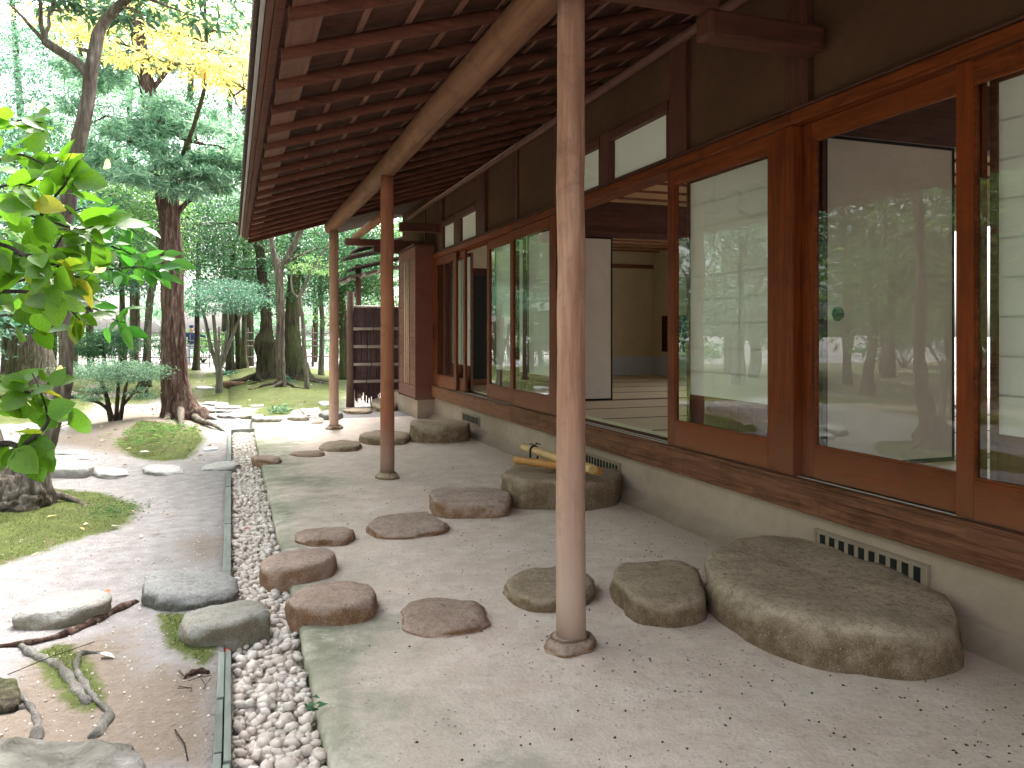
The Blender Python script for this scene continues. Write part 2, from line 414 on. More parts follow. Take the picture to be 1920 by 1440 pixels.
def bamboo(name, a, b):
    t = NT(name); p = t.pos(obj=False)
    n = t.noise(p, 14, 4)
    c = t.mix(n, a, b)
    t.fin(c, 0.35, t.bump(t.noise(p, 90, 2), 0.1, 0.002), 0.5)
bamboo("bamboo_gold", (0.36, 0.15, 0.03), (0.60, 0.31, 0.09))
bamboo("bamboo_fresh", (0.46, 0.27, 0.10), (0.70, 0.48, 0.23))
bamboo("bamboo_old", (0.28, 0.22, 0.19), (0.46, 0.39, 0.35))
bamboo("bamboo_fence", (0.07, 0.06, 0.045), (0.17, 0.15, 0.12))
bamboo("bamboo_strip", (0.55, 0.40, 0.27), (0.75, 0.58, 0.42))
t = NT("cloth_navy"); t.fin((0.03, 0.05, 0.13), 0.9)
t = NT("cloth_pale"); t.fin((0.45, 0.48, 0.55), 0.9)
t = NT("skin"); t.fin((0.5, 0.32, 0.24), 0.6)
t = NT("white_disc"); t.fin((0.78, 0.78, 0.8), 0.7)

# ------------------------------------------------------------------ mesh helpers
class MB:
    """collects shapes, then links them as one mesh object"""
    def __init__(s): s.v = []; s.f = []; s.smooth = []
    def add(s, vs, fs, smooth=False):
        o = len(s.v); s.v.extend(vs)
        for f in fs: s.f.append([i + o for i in f]); s.smooth.append(smooth)
    def box(s, x0, x1, y0, y1, z0, z1):
        s.add([(x0, y0, z0), (x1, y0, z0), (x1, y1, z0), (x0, y1, z0), (x0, y0, z1), (x1, y0, z1), (x1, y1, z1), (x0, y1, z1)],
              [(0, 3, 2, 1), (4, 5, 6, 7), (0, 1, 5, 4), (1, 2, 6, 5), (2, 3, 7, 6), (3, 0, 4, 7)])
    def hexa(s, pts):
        s.add(pts, [(0, 3, 2, 1), (4, 5, 6, 7), (0, 1, 5, 4), (1, 2, 6, 5), (2, 3, 7, 6), (3, 0, 4, 7)])
    def tube(s, pts, rad, seg=10, caps=True, rough=0.0, seed=0.0, lobes=0.0):
        pts = [Vector(p) for p in pts]; n = len(pts)
        if not hasattr(rad, "__len__"): rad = [rad] * n
        vs = []; up = None
        for i in range(n):
            d = (pts[min(i + 1, n - 1)] - pts[max(i - 1, 0)]).normalized()
            if up is None:
                up = Vector((0, 0, 1)) if abs(d.z) < 0.9 else Vector((1, 0, 0))
            a = d.cross(up).normalized(); b = a.cross(d).normalized(); up = b
            for k in range(seg):
                th = 2 * math.pi * k / seg
                r = rad[i]
                if rough or lobes:
                    q = pts[i] + (a * math.cos(th) + b * math.sin(th)) * r
                    if rough: r *= 1 + rough * (noise.noise(Vector((q.x * 3 + seed, q.y * 3, q.z * 2.2))) * 1.6 + noise.noise(Vector((q.x * 11 + seed, q.y * 11, q.z * 7))) * 0.8)
                    if lobes: r *= 1 + lobes * math.sin(th * 5 + seed) * (1 - i / n) ** 2
                vs.append(tuple(pts[i] + (a * math.cos(th) + b * math.sin(th)) * r))
        fs = [(i * seg + k, i * seg + (k + 1) % seg, (i + 1) * seg + (k + 1) % seg, (i + 1) * seg + k) for i in range(n - 1) for k in range(seg)]
        s.add(vs, fs, True)
        if caps:
            o = len(s.v) - len(vs)
            s.f.append([o + k for k in range(seg)][::-1]); s.smooth.append(False)
            s.f.append([o + (n - 1) * seg + k for k in range(seg)]); s.smooth.append(False)
    def mesh(s, name, mat):
        me = bpy.data.meshes.new(name); me.from_pydata(s.v, [], s.f)
        me.polygons.foreach_set("use_smooth", s.smooth)
        if mat: me.materials.append(MATS[mat])
        me.update(); return me
    def build(s, name, mat, parent=None, bevel=0.0):
        return link(name, s.mesh(name, mat), parent, bevel)

def root_of(p):
    while p.parent: p = p.parent
    return p
def link(name, me, parent=None, bevel=0.0, at=None):
    o = bpy.data.objects.new(name, me); COL.objects.link(o)
    if parent is not None:
        o.parent = parent
        o.location = (-parent.location) if parent.parent is None else (0, 0, 0)
        if at is not None: o.location = o.location + Vector(at)
    elif at is not None: o.location = at
    if bevel:
        m = o.modifiers.new("bevel", 'BEVEL'); m.width = bevel; m.segments = 2; m.limit_method = 'ANGLE'; m.angle_limit = R(40)
    return o
def tag(o, label=None, cat=None, group=None, kind=None):
    if label: o["label"] = label
    if cat: o["category"] = cat
    if group: o["group"] = group
    if kind: o["kind"] = kind
    return o
def thing(name, loc, label, cat, group=None):
    o = bpy.data.objects.new(name, None); COL.objects.link(o); o.location = loc
    o.empty_display_size = 0.2
    return tag(o, label, cat, group)
def own_origin(o, base):
    """mesh built in world coordinates: move the origin to base"""
    o.data.transform(Matrix.Translation(-Vector(base))); o.location = base
    return o
def to_part(o, parent):
    loc = o.location.copy(); o.data.transform(Matrix.Translation(loc)); o.parent = parent; o.location = -parent.location; return o
def bx(name, mat, parent, x0, x1, y0, y1, z0, z1, bevel=0.004):
    m = MB(); m.box(x0, x1, y0, y1, z0, z1); return m.build(name, mat, parent, bevel)
def np_mesh(name, verts, faces, mat, smooth=False):
    """verts (N,3); faces (M,k) all of one size"""
    me = bpy.data.meshes.new(name)
    nv, (nf, k) = len(verts), faces.shape
    me.vertices.add(nv); me.vertices.foreach_set("co", np.asarray(verts, dtype=np.float32).ravel())
    me.loops.add(nf * k); me.loops.foreach_set("vertex_index", faces.astype(np.int32).ravel())
    me.polygons.add(nf); me.polygons.foreach_set("loop_start", np.arange(0, nf * k, k, dtype=np.int32))
    me.polygons.foreach_set("use_smooth", np.full(nf, smooth))
    me.materials.append(MATS[mat]); me.update(calc_edges=True)
    return me

# ------------------------------------------------------------------ ground
def sdist(px, py, poly):
    """signed distance (inside positive) of arrays px,py to polygon"""
    d = np.full(px.shape, 1e9); inside = np.zeros(px.shape, bool)
    n = len(poly)
    for i in range(n):
        ax, ay = poly[i]; bx_, by_ = poly[(i + 1) % n]
        ex, ey = bx_ - ax, by_ - ay
        wx, wy = px - ax, py - ay
        tt = np.clip((wx * ex + wy * ey) / (ex * ex + ey * ey + 1e-12), 0, 1)
        d = np.minimum(d, np.hypot(wx - ex * tt, wy - ey * tt))
        c = ((ay > py) != (by_ > py)) & (px < (bx_ - ax) * (py - ay) / (by_ - ay + 1e-12) + ax)
        inside ^= c
    return np.where(inside, d, -d)
def gpoly(*uv): return [on_ground(u, v)[:2] for u, v in uv]
MOSS = [ # polygon, mound height, softness
    (gpoly((-160, 935), (0, 925), (100, 917), (200, 925), (262, 945), (240, 985), (150, 1012), (50, 1045), (-40, 1075), (-200, 1100)), 0.03, 0.25),
    (gpoly((215, 835), (262, 800), (370, 802), (385, 825), (350, 862), (285, 866), (240, 855)), 0.07, 0.25),
    (gpoly((370, 752), (420, 764), (520, 766), (640, 772), (655, 735), (655, 700), (560, 688), (470, 690), (380, 700)), 0.22, 0.9),
    (gpoly((60, 1225), (110, 1200), (160, 1225), (195, 1290), (190, 1335), (140, 1330), (95, 1290)), 0.012, 0.1),
    (gpoly((295, 1150), (350, 1150), (398, 1190), (400, 1250), (360, 1245), (310, 1210)), 0.01, 0.1),
    (gpoly((265, 745), (370, 748), (375, 690), (270, 690), (120, 700)), 0.10, 0.9),
    (gpoly((-500, 775), (-50, 800), (130, 790), (180, 760), (150, 700), (-400, 700)), 0.12, 0.8),
    (gpoly((470, 782), (545, 778), (550, 768), (480, 764)), 0.01, 0.3),
]
SOIL = [
    (gpoly((90, 830), (150, 790), (210, 765), (330, 775), (400, 792), (390, 812), (300, 822), (230, 855), (130, 835)), 0.10, 0.5),
    (gpoly((200, 1380), (230, 1290), (330, 1240), (395, 1260), (398, 1440), (230, 1440)), 0.0, 0.2),
    (gpoly((340, 1020), (380, 1005), (420, 1010), (418, 1045), (370, 1050)), 0.0, 0.5),
    (gpoly((60, 1225), (230, 1180), (300, 1300), (230, 1420), (-100, 1440)), 0.0, 0.3),
]
def lines(segs):
    out = []
    for a, b, st in segs:
        n = max(1, int(round((b - a) / st))); out += list(np.linspace(a, b, n + 1)[:-1])
    return np.array(out + [segs[-1][1]])
gx = lines([(-400, -60, 34), (-60, -14, 1.5), (-14, -5, 0.25), (-5, -0.03, 0.07), (-0.03, -0.025, 0.005), (-0.025, 0.30, 0.325), (0.30, 0.305, 0.005), (0.305, 2.8, 0.25), (2.8, 3.1, 0.3), (3.1, 16, 1.0), (16, 60, 6), (60, 400, 34)])
gy = lines([(-60, -6, 3), (-6, 1.2, 0.4), (1.2, 11.35, 0.07), (11.35, 11.355, 0.005), (11.355, 24, 0.16), (24, 60, 1.2), (60, 160, 10), (160, 700, 60)])
GX, GY = np.meshgrid(gx, gy)
moss = np.zeros(GX.shape); soil = np.zeros(GX.shape); GZ = np.zeros(GX.shape)
for poly, h, sft in MOSS:
    s_ = sdist(GX, GY, poly); moss = np.maximum(moss, np.clip(0.5 + s_ / sft * 0.9, 0, 1))
    k = np.clip(s_ / max(sft * 2.2, 0.2), 0, 1); GZ = np.maximum(GZ, h * k * k * (3 - 2 * k))
for poly, h, sft in SOIL:
    s_ = sdist(GX, GY, poly); soil = np.maximum(soil, np.clip(0.5 + s_ / sft * 0.7, 0, 1))
    k = np.clip(s_ / max(sft * 2.2, 0.2), 0, 1); GZ = np.maximum(GZ, h * k * k * (3 - 2 * k))
nz = np.array([[noise.noise(Vector((x * 0.7, y * 0.7, 0))) for x in gx] for y in gy])
nz2 = np.array([[noise.noise(Vector((x * 5, y * 5, 3))) for x in gx] for y in gy])
far_moss = np.clip((GY - 14.5) / 3, 0, 1) * np.clip((31 - GY) / 2, 0, 1)
moss = np.maximum(moss, far_moss * np.clip(0.55 + nz * 1.3, 0, 0.9) * (GX < 2.0))
side = np.clip((-3.4 - GX) / 1.5, 0, 1) * (GX > -23) * (GY < 31)
moss = np.maximum(moss, side * np.clip(0.6 + nz * 1.2, 0, 0.9))
soil = np.maximum(soil, side * np.clip(0.5 - nz, 0, 0.9))
soil = np.maximum(soil, np.clip((GY - 13.5) / 2, 0, 1) * np.clip((31 - GY) / 2, 0, 1) * np.clip(0.45 - nz, 0, 0.9))
left = (GX < -0.028)
GZ = GZ + np.where(left, 0.012 * nz2 + 0.02 * np.clip(nz, -1, 1), 0) * np.clip((60 - GY) / 50, 0, 1)
GZ[left & (GX > -0.12)] *= 0.3
strip = (GX > -0.028) & (GX < 0.303) & (GY < 11.352)
under = (GX >= 0.30) & (GX < 9) & (GY < 12.35)
GZ = np.where(strip | under, -0.16, GZ)
nyy, nxx = GX.shape
idx = np.arange(nyy * nxx).reshape(nyy, nxx)
fc = np.stack([idx[:-1, :-1], idx[:-1, 1:], idx[1:, 1:], idx[1:, :-1]], -1).reshape(-1, 4)
me = np_mesh("ground", np.stack([GX, GY, GZ], -1).reshape(-1, 3), fc, "garden_ground", True)
for nm, arr in (("moss", moss), ("soil", soil)):
    a = me.attributes.new(nm, 'FLOAT', 'POINT'); a.data.foreach_set("value", arr.ravel().astype(np.float32))
tag(link("ground", me), "pale sandy garden ground with patches of green moss and brown soil", kind='structure')
def ground_z(x, y):
    j = int(np.clip(np.searchsorted(gx, x), 0, nxx - 1)); i = int(np.clip(np.searchsorted(gy, y), 0, nyy - 1))
    return float(GZ[i, j])

# beaten earth floor with a worn edge
m = MB()
def edge_x(y):
    e = 0.285 + 0.012 * noise.noise(Vector((y * 2.3, 0, 0))) + 0.006 * noise.noise(Vector((y * 9, 4, 0)))
    # notch where two stones break the edge
    if 4.42 < y < 4.95: e += 0.10
    return e
ys = list(np.arange(-3.0, 12.45, 0.06)); xs_rel = [0, 0.012, 0.035, 0.10, 0.3, 0.7, 1.2, 1.8, 2.4, 2.7]
rows = []
for y in ys:
    e = edge_x(y); row = [(e - 0.004, y, -0.15), (e - 0.002, y, -0.04)]
    for r_, zz in zip(xs_rel, [-0.018, -0.006, -0.001] + [0] * 7):
        x = e + r_ if r_ < 2.7 else 3.05
        row.append((x, y, zz + 0.004 + (0.006 * noise.noise(Vector((x * 1.5, y * 1.5, 7))) if 0.05 < r_ < 2.6 else 0)))
    rows.append(row)
nr = len(rows[0]); vs = [p for r_ in rows for p in r_]
fs = [(i * nr + k, i * nr + k + 1, (i + 1) * nr + k + 1, (i + 1) * nr + k) for i in range(len(rows) - 1) for k in range(nr - 1)]
fs = [f[::-1] for f in fs]
m.add(vs, fs, True)
i0 = (len(rows) - 1) * nr
m.add([(p[0], p[1] + 0.02, -0.1) for p in rows[-1]] + rows[-1], [(k, k + 1, nr + k + 1, nr + k) for k in range(nr - 1)], True)
tag(m.build("earth_floor", "beaten_earth"), "pale beaten earth floor under the eaves", kind='structure')

# ------------------------------------------------------------------ gravel strip
strip_root = tag(bx("gravel_strip", "gravel_bed", None, -0.02, 0.30, -2.0, 11.345, -0.13, -0.085, 0), "pebble filled rain gutter strip between edging boards and earth floor", kind='structure')
def ico(sub):
    import bmesh
    b = bmesh.new(); bmesh.ops.create_icosphere(b, subdivisions=sub, radius=1.0)
    b.verts.ensure_lookup_table()
    v = np.array([x.co[:] for x in b.verts]); f = np.array([[q.index for q in p.verts] for p in b.faces]); b.free()
    return v, f
IV1, IF1 = ico(1); IV2, IF2 = ico(2)
def lumpy(v, seed, amt=0.22):
    out = []
    for p in v:
        q = Vector(p); n_ = noise.noise(q * 1.1 + Vector((seed * 3.1, seed, 0))) + 0.4 * noise.noise(q * 2.6 + Vector((seed, 0, seed)))
        out.append(q * (1 + amt * n_))
    return np.array([x[:] for x in out])
PEB = []
for k in range(8):
    v = lumpy(IV2, k + 1.5, 0.35) * np.array([1.0, 0.78, 0.58])
    PEB.append(np_mesh("pebble", v, IF2, "pebble_single", True))
PV1 = [lumpy(IV1, k + 20.5, 0.35) * np.array([1.0, 0.78, 0.58]) for k in range(6)]
def euler_mats(n, tilt):
    a = rng.uniform(0, 2 * np.pi, n); bx_ = rng.normal(0, tilt, n); by_ = rng.normal(0, tilt, n)
    ca, sa = np.cos(a), np.sin(a)
    Z = np.zeros(n); O = np.ones(n)
    Rz = np.stack([ca, -sa, Z, sa, ca, Z, Z, Z, O], -1).reshape(n, 3, 3)
    cb, sb = np.cos(bx_), np.sin(bx_); Rx = np.stack([O, Z, Z, Z, cb, -sb, Z, sb, cb], -1).reshape(n, 3, 3)
    cc, sc_ = np.cos(by_), np.sin(by_); Ry = np.stack([cc, Z, sc_, Z, O, Z, -sc_, Z, cc], -1).reshape(n, 3, 3)
    return Rx @ Ry @ Rz
pp = []
for layer, (z0, step) in enumerate(((-0.075, 0.040), (-0.052, 0.037), (-0.036, 0.044))):
    y = -0.2
    while y < 11.32:
        st = step
        nxp = 8 if layer < 2 else 7
        for k in range(nxp):
            x = 0.012 + (0.27 * (k + 0.5) / nxp) + random.uniform(-0.013, 0.013)
            if x > edge_x(y) - 0.018 or x < 0.014: continue
            sz = random.choice((0.019, 0.021, 0.025, 0.029, 0.034)) * (1.0 if y < 5 else 0.95)
            if layer == 2 and random.random() < 0.35: continue
            pp.append((x, y + random.uniform(-0.014, 0.014), z0 + random.uniform(-0.007, 0.010), sz))
        y += st
# second small patch by the far stones
GP2 = gpoly((563, 770), (596, 768), (603, 776), (605, 795), (585, 797), (578, 786))
gp = np.array(GP2); lo = gp.min(0); hi = gp.max(0)
pp2 = []
for _ in range(700):
    x, y = random.uniform(lo[0], hi[0]), random.uniform(lo[1], hi[1])
    if sdist(np.array([x]), np.array([y]), GP2)[0] > 0: pp2.append((x, y, 0.012 + random.uniform(0, 0.02), random.uniform(0.018, 0.032)))
def occluded(x, y):  # outside the picture on the near side
    return y < 1.55
vis = sorted([p for p in pp if not occluded(p[0], p[1]) and p[2] > -0.06], key=lambda p: p[1])[:300]
visset = set(id(p) for p in vis)
for p in vis:
    o = link("pebble", random.choice(PEB), strip_root, at=(p[0], p[1], p[2]))
    o.location = (p[0], p[1], p[2])
    o.rotation_euler = (random.gauss(0, 0.35), random.gauss(0, 0.35), random.uniform(0, 6.3)); o.scale = (p[3] * 1.05,) * 3
def pebble_mass(name, pts, parent):
    n = len(pts); P = np.array(pts); M = euler_mats(n, 0.35)
    allv = []; allf = []; off = 0
    for i in range(n):
        v = PV1[i % 6] @ M[i].T * P[i, 3] + P[i, :3]; allv.append(v); allf.append(IF1 + off); off += len(v)
    return tag(link(name, np_mesh(name, np.concatenate(allv), np.concatenate(allf), "pebble_mass", True), parent), kind='stuff')
o = pebble_mass("pebbles", [p for p in pp if id(p) not in visset], strip_root); o.location = (0, 0, 0)
o = pebble_mass("gravel_patch", pp2, None); tag(o, "small patch of white gravel beside the far stepping stones", kind='stuff')

# ------------------------------------------------------------------ stones
def smooth_poly(pts, n):
    """closed Catmull-Rom through pts, resampled"""
    P = [np.array(p, float) for p in pts]; k = len(P); out = []
    per = n // k + 1
    for i in range(k):
        p0, p1, p2, p3 = P[i - 1], P[i], P[(i + 1) % k], P[(i + 2) % k]
        for j in range(per):
            t_ = j / per
            out.append(0.5 * ((2 * p1) + (-p0 + p2) * t_ + (2 * p0 - 5 * p1 + 4 * p2 - p3) * t_ ** 2 + (-p0 + 3 * p1 - 3 * p2 + p3) * t_ ** 3))
    return np.array(out)
def stone_mesh(name, outline, ztop, mat, seed, zbase=0.0, bulge=0.03, rnd=0.020, rough=0.010, slope=(0, 0)):
    ol = smooth_poly(outline, 44); c = ol.mean(0); n = len(ol)
    area = 0.5 * abs(np.sum(ol[:, 0] * np.roll(ol[:, 1], 1) - ol[:, 1] * np.roll(ol[:, 0], 1)))
    size = math.sqrt(area); rnd = min(rnd, (ztop - zbase) * 0.6)
    rr = rnd / size * 1.6
    rings = [(0.001, 0), (0.25, 0), (0.5, 0), (0.72, -0.002), (1 - rr * 1.3, -rnd * 0.10), (1 - rr * 0.5, -rnd * 0.38), (1.0, -rnd), ]
    H = ztop - zbase
    rings += [(1.0 + bulge * 0.6, -rnd - (H - rnd) * 0.3), (1.0 + bulge, -rnd - (H - rnd) * 0.65), (1.0 + bulge * 0.8, -H), (1.0 + bulge * 0.6, -H - 0.04)]
    vs = []
    for sc, dz in rings:
        for p in ol:
            q = c + (p - c) * sc
            z = ztop + dz
            nn = noise.noise(Vector((q[0] * 4 + seed, q[1] * 4, z * 6))) + 0.5 * noise.noise(Vector((q[0] * 11 + seed, q[1] * 11, z * 14))) + 0.3 * noise.noise(Vector((q[0] * 30, q[1] * 30 + seed, z * 30)))
            d = rough * nn
            if dz < -rnd * 1.01 and dz > -H * 0.9: d += 0.016 * noise.noise(Vector((q[0] * 9 + seed * 2, q[1] * 9, 0)))
            if sc >= 0.9:
                dirv = (p - c) / (np.linalg.norm(p - c) + 1e-9); q = q + dirv * d * 1.6
            zz = z + d * (1.0 if dz > -H * 0.5 else 0.3)
            zz += ((q[0] - c[0]) * slope[0] + (q[1] - c[1]) * slope[1]) * max(0, 1 + dz / H)
            vs.append((q[0], q[1], zz))
    fs = [(i * n + k, i * n + (k + 1) % n, (i + 1) * n + (k + 1) % n, (i + 1) * n + k) for i in range(len(rings) - 1) for k in range(n)]
    # orientation outward
    if np.sum(ol[:, 0] * np.roll(ol[:, 1], -1) - ol[:, 1] * np.roll(ol[:, 0], -1)) > 0: fs = [f[::-1] for f in fs]
    m = MB(); m.add(vs, fs, True)
    o = m.build(name, mat); own_origin(o, (c[0], c[1], zbase))
    return o
def stone_box(ul, ur, vb, vf, vbase, mat, seed, skew=0.0, zbase=0.0, sq=2.6, **kw):
    """a stone whose top face fills ul..ur, vb..vf in the picture, standing down to vbase"""
    df = F * (EYE - zbase) / (vbase - 628.0)
    zt = EYE - (vf - 628.0) * df / F
    zt = max(zbase + 0.02, min(zt, zbase + 0.4))
    rs = random.Random(seed); pts = []
    uc, vc, ru, rv = (ul + ur) / 2, (vb + vf) / 2, (ur - ul) / 2, (vf - vb) / 2
    for k in range(11):
        th = 2 * math.pi * (k + rs.uniform(-0.25, 0.25)) / 11
        c_, s_ = math.cos(th), math.sin(th)
        rr = 1.0 / ((abs(c_) ** sq + abs(s_) ** sq) ** (1 / sq)) * rs.uniform(0.93, 1.03)
        u = uc + ru * rr * c_; v = vc + rv * rr * s_ - skew * ru * c_ * rr
        pts.append(on_ground(u, v, zt)[:2])
    kw.setdefault("rough", 0.014)
    return stone_mesh("stepping_stone", pts, zt, mat, seed, zbase, slope=(rs.uniform(-.05, .05), rs.uniform(-.06, .03)), **kw)
def stone_px(pts, ztop, mat, seed, name="stepping_stone", **kw):
    return stone_mesh(name, [on_ground(u, v, ztop)[:2] for u, v in pts], ztop, mat, seed, **kw)

G1 = "stepping stones set in the earth floor"; G2 = "stepping stones crossing the garden sand"; G3 = "flat stones of the far garden path"
def T(o, label, g=None, cat="stepping stone"): return tag(o, label, cat, g)
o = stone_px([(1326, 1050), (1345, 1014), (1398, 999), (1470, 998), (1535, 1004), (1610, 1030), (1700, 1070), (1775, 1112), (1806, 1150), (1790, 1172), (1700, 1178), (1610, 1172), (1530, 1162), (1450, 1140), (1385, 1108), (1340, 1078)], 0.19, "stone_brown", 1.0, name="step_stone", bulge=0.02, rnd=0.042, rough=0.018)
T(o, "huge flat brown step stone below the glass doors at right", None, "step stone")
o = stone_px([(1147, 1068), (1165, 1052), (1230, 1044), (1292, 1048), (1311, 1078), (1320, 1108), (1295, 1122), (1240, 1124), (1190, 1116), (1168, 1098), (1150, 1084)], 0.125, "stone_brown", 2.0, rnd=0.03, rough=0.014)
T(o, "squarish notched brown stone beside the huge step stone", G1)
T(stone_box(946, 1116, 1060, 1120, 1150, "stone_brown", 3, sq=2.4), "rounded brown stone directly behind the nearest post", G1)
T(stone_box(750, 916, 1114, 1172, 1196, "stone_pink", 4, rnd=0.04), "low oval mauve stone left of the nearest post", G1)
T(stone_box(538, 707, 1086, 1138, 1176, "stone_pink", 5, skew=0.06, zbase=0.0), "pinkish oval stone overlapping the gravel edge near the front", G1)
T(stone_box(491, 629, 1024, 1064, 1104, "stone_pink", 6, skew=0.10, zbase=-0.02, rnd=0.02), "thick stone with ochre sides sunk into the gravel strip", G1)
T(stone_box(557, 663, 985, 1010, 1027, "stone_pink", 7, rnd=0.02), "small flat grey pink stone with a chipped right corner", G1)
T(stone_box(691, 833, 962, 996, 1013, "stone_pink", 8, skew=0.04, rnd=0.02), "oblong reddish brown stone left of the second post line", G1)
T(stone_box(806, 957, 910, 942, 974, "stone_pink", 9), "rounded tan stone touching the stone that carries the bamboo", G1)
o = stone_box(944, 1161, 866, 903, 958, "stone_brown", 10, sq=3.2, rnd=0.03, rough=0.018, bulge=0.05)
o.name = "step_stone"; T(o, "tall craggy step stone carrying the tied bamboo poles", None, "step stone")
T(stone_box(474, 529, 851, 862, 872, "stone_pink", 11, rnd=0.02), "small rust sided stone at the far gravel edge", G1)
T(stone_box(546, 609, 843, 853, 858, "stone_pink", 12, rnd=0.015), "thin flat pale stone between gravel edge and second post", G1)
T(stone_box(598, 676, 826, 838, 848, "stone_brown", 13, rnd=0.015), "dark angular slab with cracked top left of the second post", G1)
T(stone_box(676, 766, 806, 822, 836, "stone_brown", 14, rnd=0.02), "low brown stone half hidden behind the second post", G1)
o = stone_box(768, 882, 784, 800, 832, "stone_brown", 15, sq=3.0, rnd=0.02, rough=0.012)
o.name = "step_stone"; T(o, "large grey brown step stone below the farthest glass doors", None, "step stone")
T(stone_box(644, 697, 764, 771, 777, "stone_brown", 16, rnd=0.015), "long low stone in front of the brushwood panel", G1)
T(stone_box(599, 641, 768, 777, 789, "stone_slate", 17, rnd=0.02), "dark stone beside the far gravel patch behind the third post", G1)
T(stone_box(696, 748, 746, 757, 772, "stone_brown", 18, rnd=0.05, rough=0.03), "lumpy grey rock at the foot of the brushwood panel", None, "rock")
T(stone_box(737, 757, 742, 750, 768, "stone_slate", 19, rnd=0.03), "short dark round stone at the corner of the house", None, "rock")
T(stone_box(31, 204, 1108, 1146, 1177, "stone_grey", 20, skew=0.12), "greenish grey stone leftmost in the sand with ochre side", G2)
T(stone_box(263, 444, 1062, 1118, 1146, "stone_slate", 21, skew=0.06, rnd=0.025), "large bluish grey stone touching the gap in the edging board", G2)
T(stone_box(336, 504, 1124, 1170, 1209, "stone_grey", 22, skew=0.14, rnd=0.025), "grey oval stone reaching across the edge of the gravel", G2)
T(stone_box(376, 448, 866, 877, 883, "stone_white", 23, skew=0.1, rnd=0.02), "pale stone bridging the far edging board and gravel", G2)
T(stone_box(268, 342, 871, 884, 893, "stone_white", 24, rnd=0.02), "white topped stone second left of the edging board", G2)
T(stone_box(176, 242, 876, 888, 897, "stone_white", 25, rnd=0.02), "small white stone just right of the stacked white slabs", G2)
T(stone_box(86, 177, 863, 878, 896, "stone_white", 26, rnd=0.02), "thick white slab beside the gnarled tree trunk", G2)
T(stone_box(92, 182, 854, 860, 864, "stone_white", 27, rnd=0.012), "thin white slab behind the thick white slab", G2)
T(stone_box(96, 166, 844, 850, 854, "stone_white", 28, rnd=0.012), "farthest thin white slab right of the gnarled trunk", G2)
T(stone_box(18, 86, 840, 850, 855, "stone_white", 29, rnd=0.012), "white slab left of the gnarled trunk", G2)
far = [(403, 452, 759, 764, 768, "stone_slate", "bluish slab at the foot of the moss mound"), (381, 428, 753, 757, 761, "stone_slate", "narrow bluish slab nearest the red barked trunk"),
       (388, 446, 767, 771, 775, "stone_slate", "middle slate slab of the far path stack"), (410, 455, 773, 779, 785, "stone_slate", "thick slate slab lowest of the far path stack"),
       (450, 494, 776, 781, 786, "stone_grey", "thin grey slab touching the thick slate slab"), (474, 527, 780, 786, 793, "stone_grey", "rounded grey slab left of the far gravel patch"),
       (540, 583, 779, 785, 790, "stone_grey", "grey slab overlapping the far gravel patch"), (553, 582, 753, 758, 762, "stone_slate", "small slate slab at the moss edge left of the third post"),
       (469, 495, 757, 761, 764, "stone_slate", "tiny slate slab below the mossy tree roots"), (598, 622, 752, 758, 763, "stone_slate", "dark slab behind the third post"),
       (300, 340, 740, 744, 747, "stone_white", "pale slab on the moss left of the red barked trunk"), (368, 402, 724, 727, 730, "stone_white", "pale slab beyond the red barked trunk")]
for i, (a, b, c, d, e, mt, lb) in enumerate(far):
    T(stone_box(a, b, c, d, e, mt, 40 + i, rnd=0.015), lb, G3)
o = stone_box(418, 458, 714, 718, 730, "stone_rust", 60, rnd=0.03, rough=0.03); o.name = "edging_rock"
T(o, "rusty brown rock half sunk in the moss mound", None, "rock")
o = stone_box(455, 500, 712, 717, 726, "stone_rust", 61, rnd=0.03, rough=0.03); o.name = "edging_rock"
T(o, "dark rock beside the roots of the hollow tree", None, "rock")

# ------------------------------------------------------------------ edging boards
def edging(y0, y1, label, layers):
    th = thing("edging_board", (-0.03, (y0 + y1) / 2, 0), label, "edging board", "edging boards along the gravel strip")
    for li, (xa, xb) in enumerate(layers):
        y = y0 + (0.0 if li == 0 else 0.06)
        while y < y1 - 0.05:
            L = min(random.uniform(0.24, 0.55) if y1 < 4 else random.uniform(0.9, 1.6), y1 - y)
            dx = random.uniform(-0.003, 0.003); dz = random.uniform(-0.008, 0.012)
            bx("board", "wood_edging", th, xa + dx, xb + dx, y, y + L - 0.005, -0.13, 0.022 + dz, 0.003)
            y += L
edging(0.6, 3.42, "weathered green grey edging boards at the front of the gravel", [(-0.052, -0.028), (-0.024, -0.002)])
edging(4.28, 7.85, "middle run of straight grey green edging board beside the gravel", [(-0.045, -0.003)])
edging(8.3, 11.33, "farthest run of grey green edging board up to the gravel end", [(-0.045, -0.003)])
o = own_origin(bx("edging_board", "wood_edging", None, -0.003, 0.30, 11.345, 11.375, -0.1, 0.02), (0.15, 11.36, 0))
tag(o, "short board closing the far end of the gravel strip", "edging board", "edging boards along the gravel strip")

# ------------------------------------------------------------------ house
WX = 2.97      # wall face
house = thing("tea_house", (5.2, 6.5, 0), "wooden tea house with glass sliding doors under deep eaves", "house")
H = house
Y0, Y1 = -3.2, 11.86; YE = 14.5
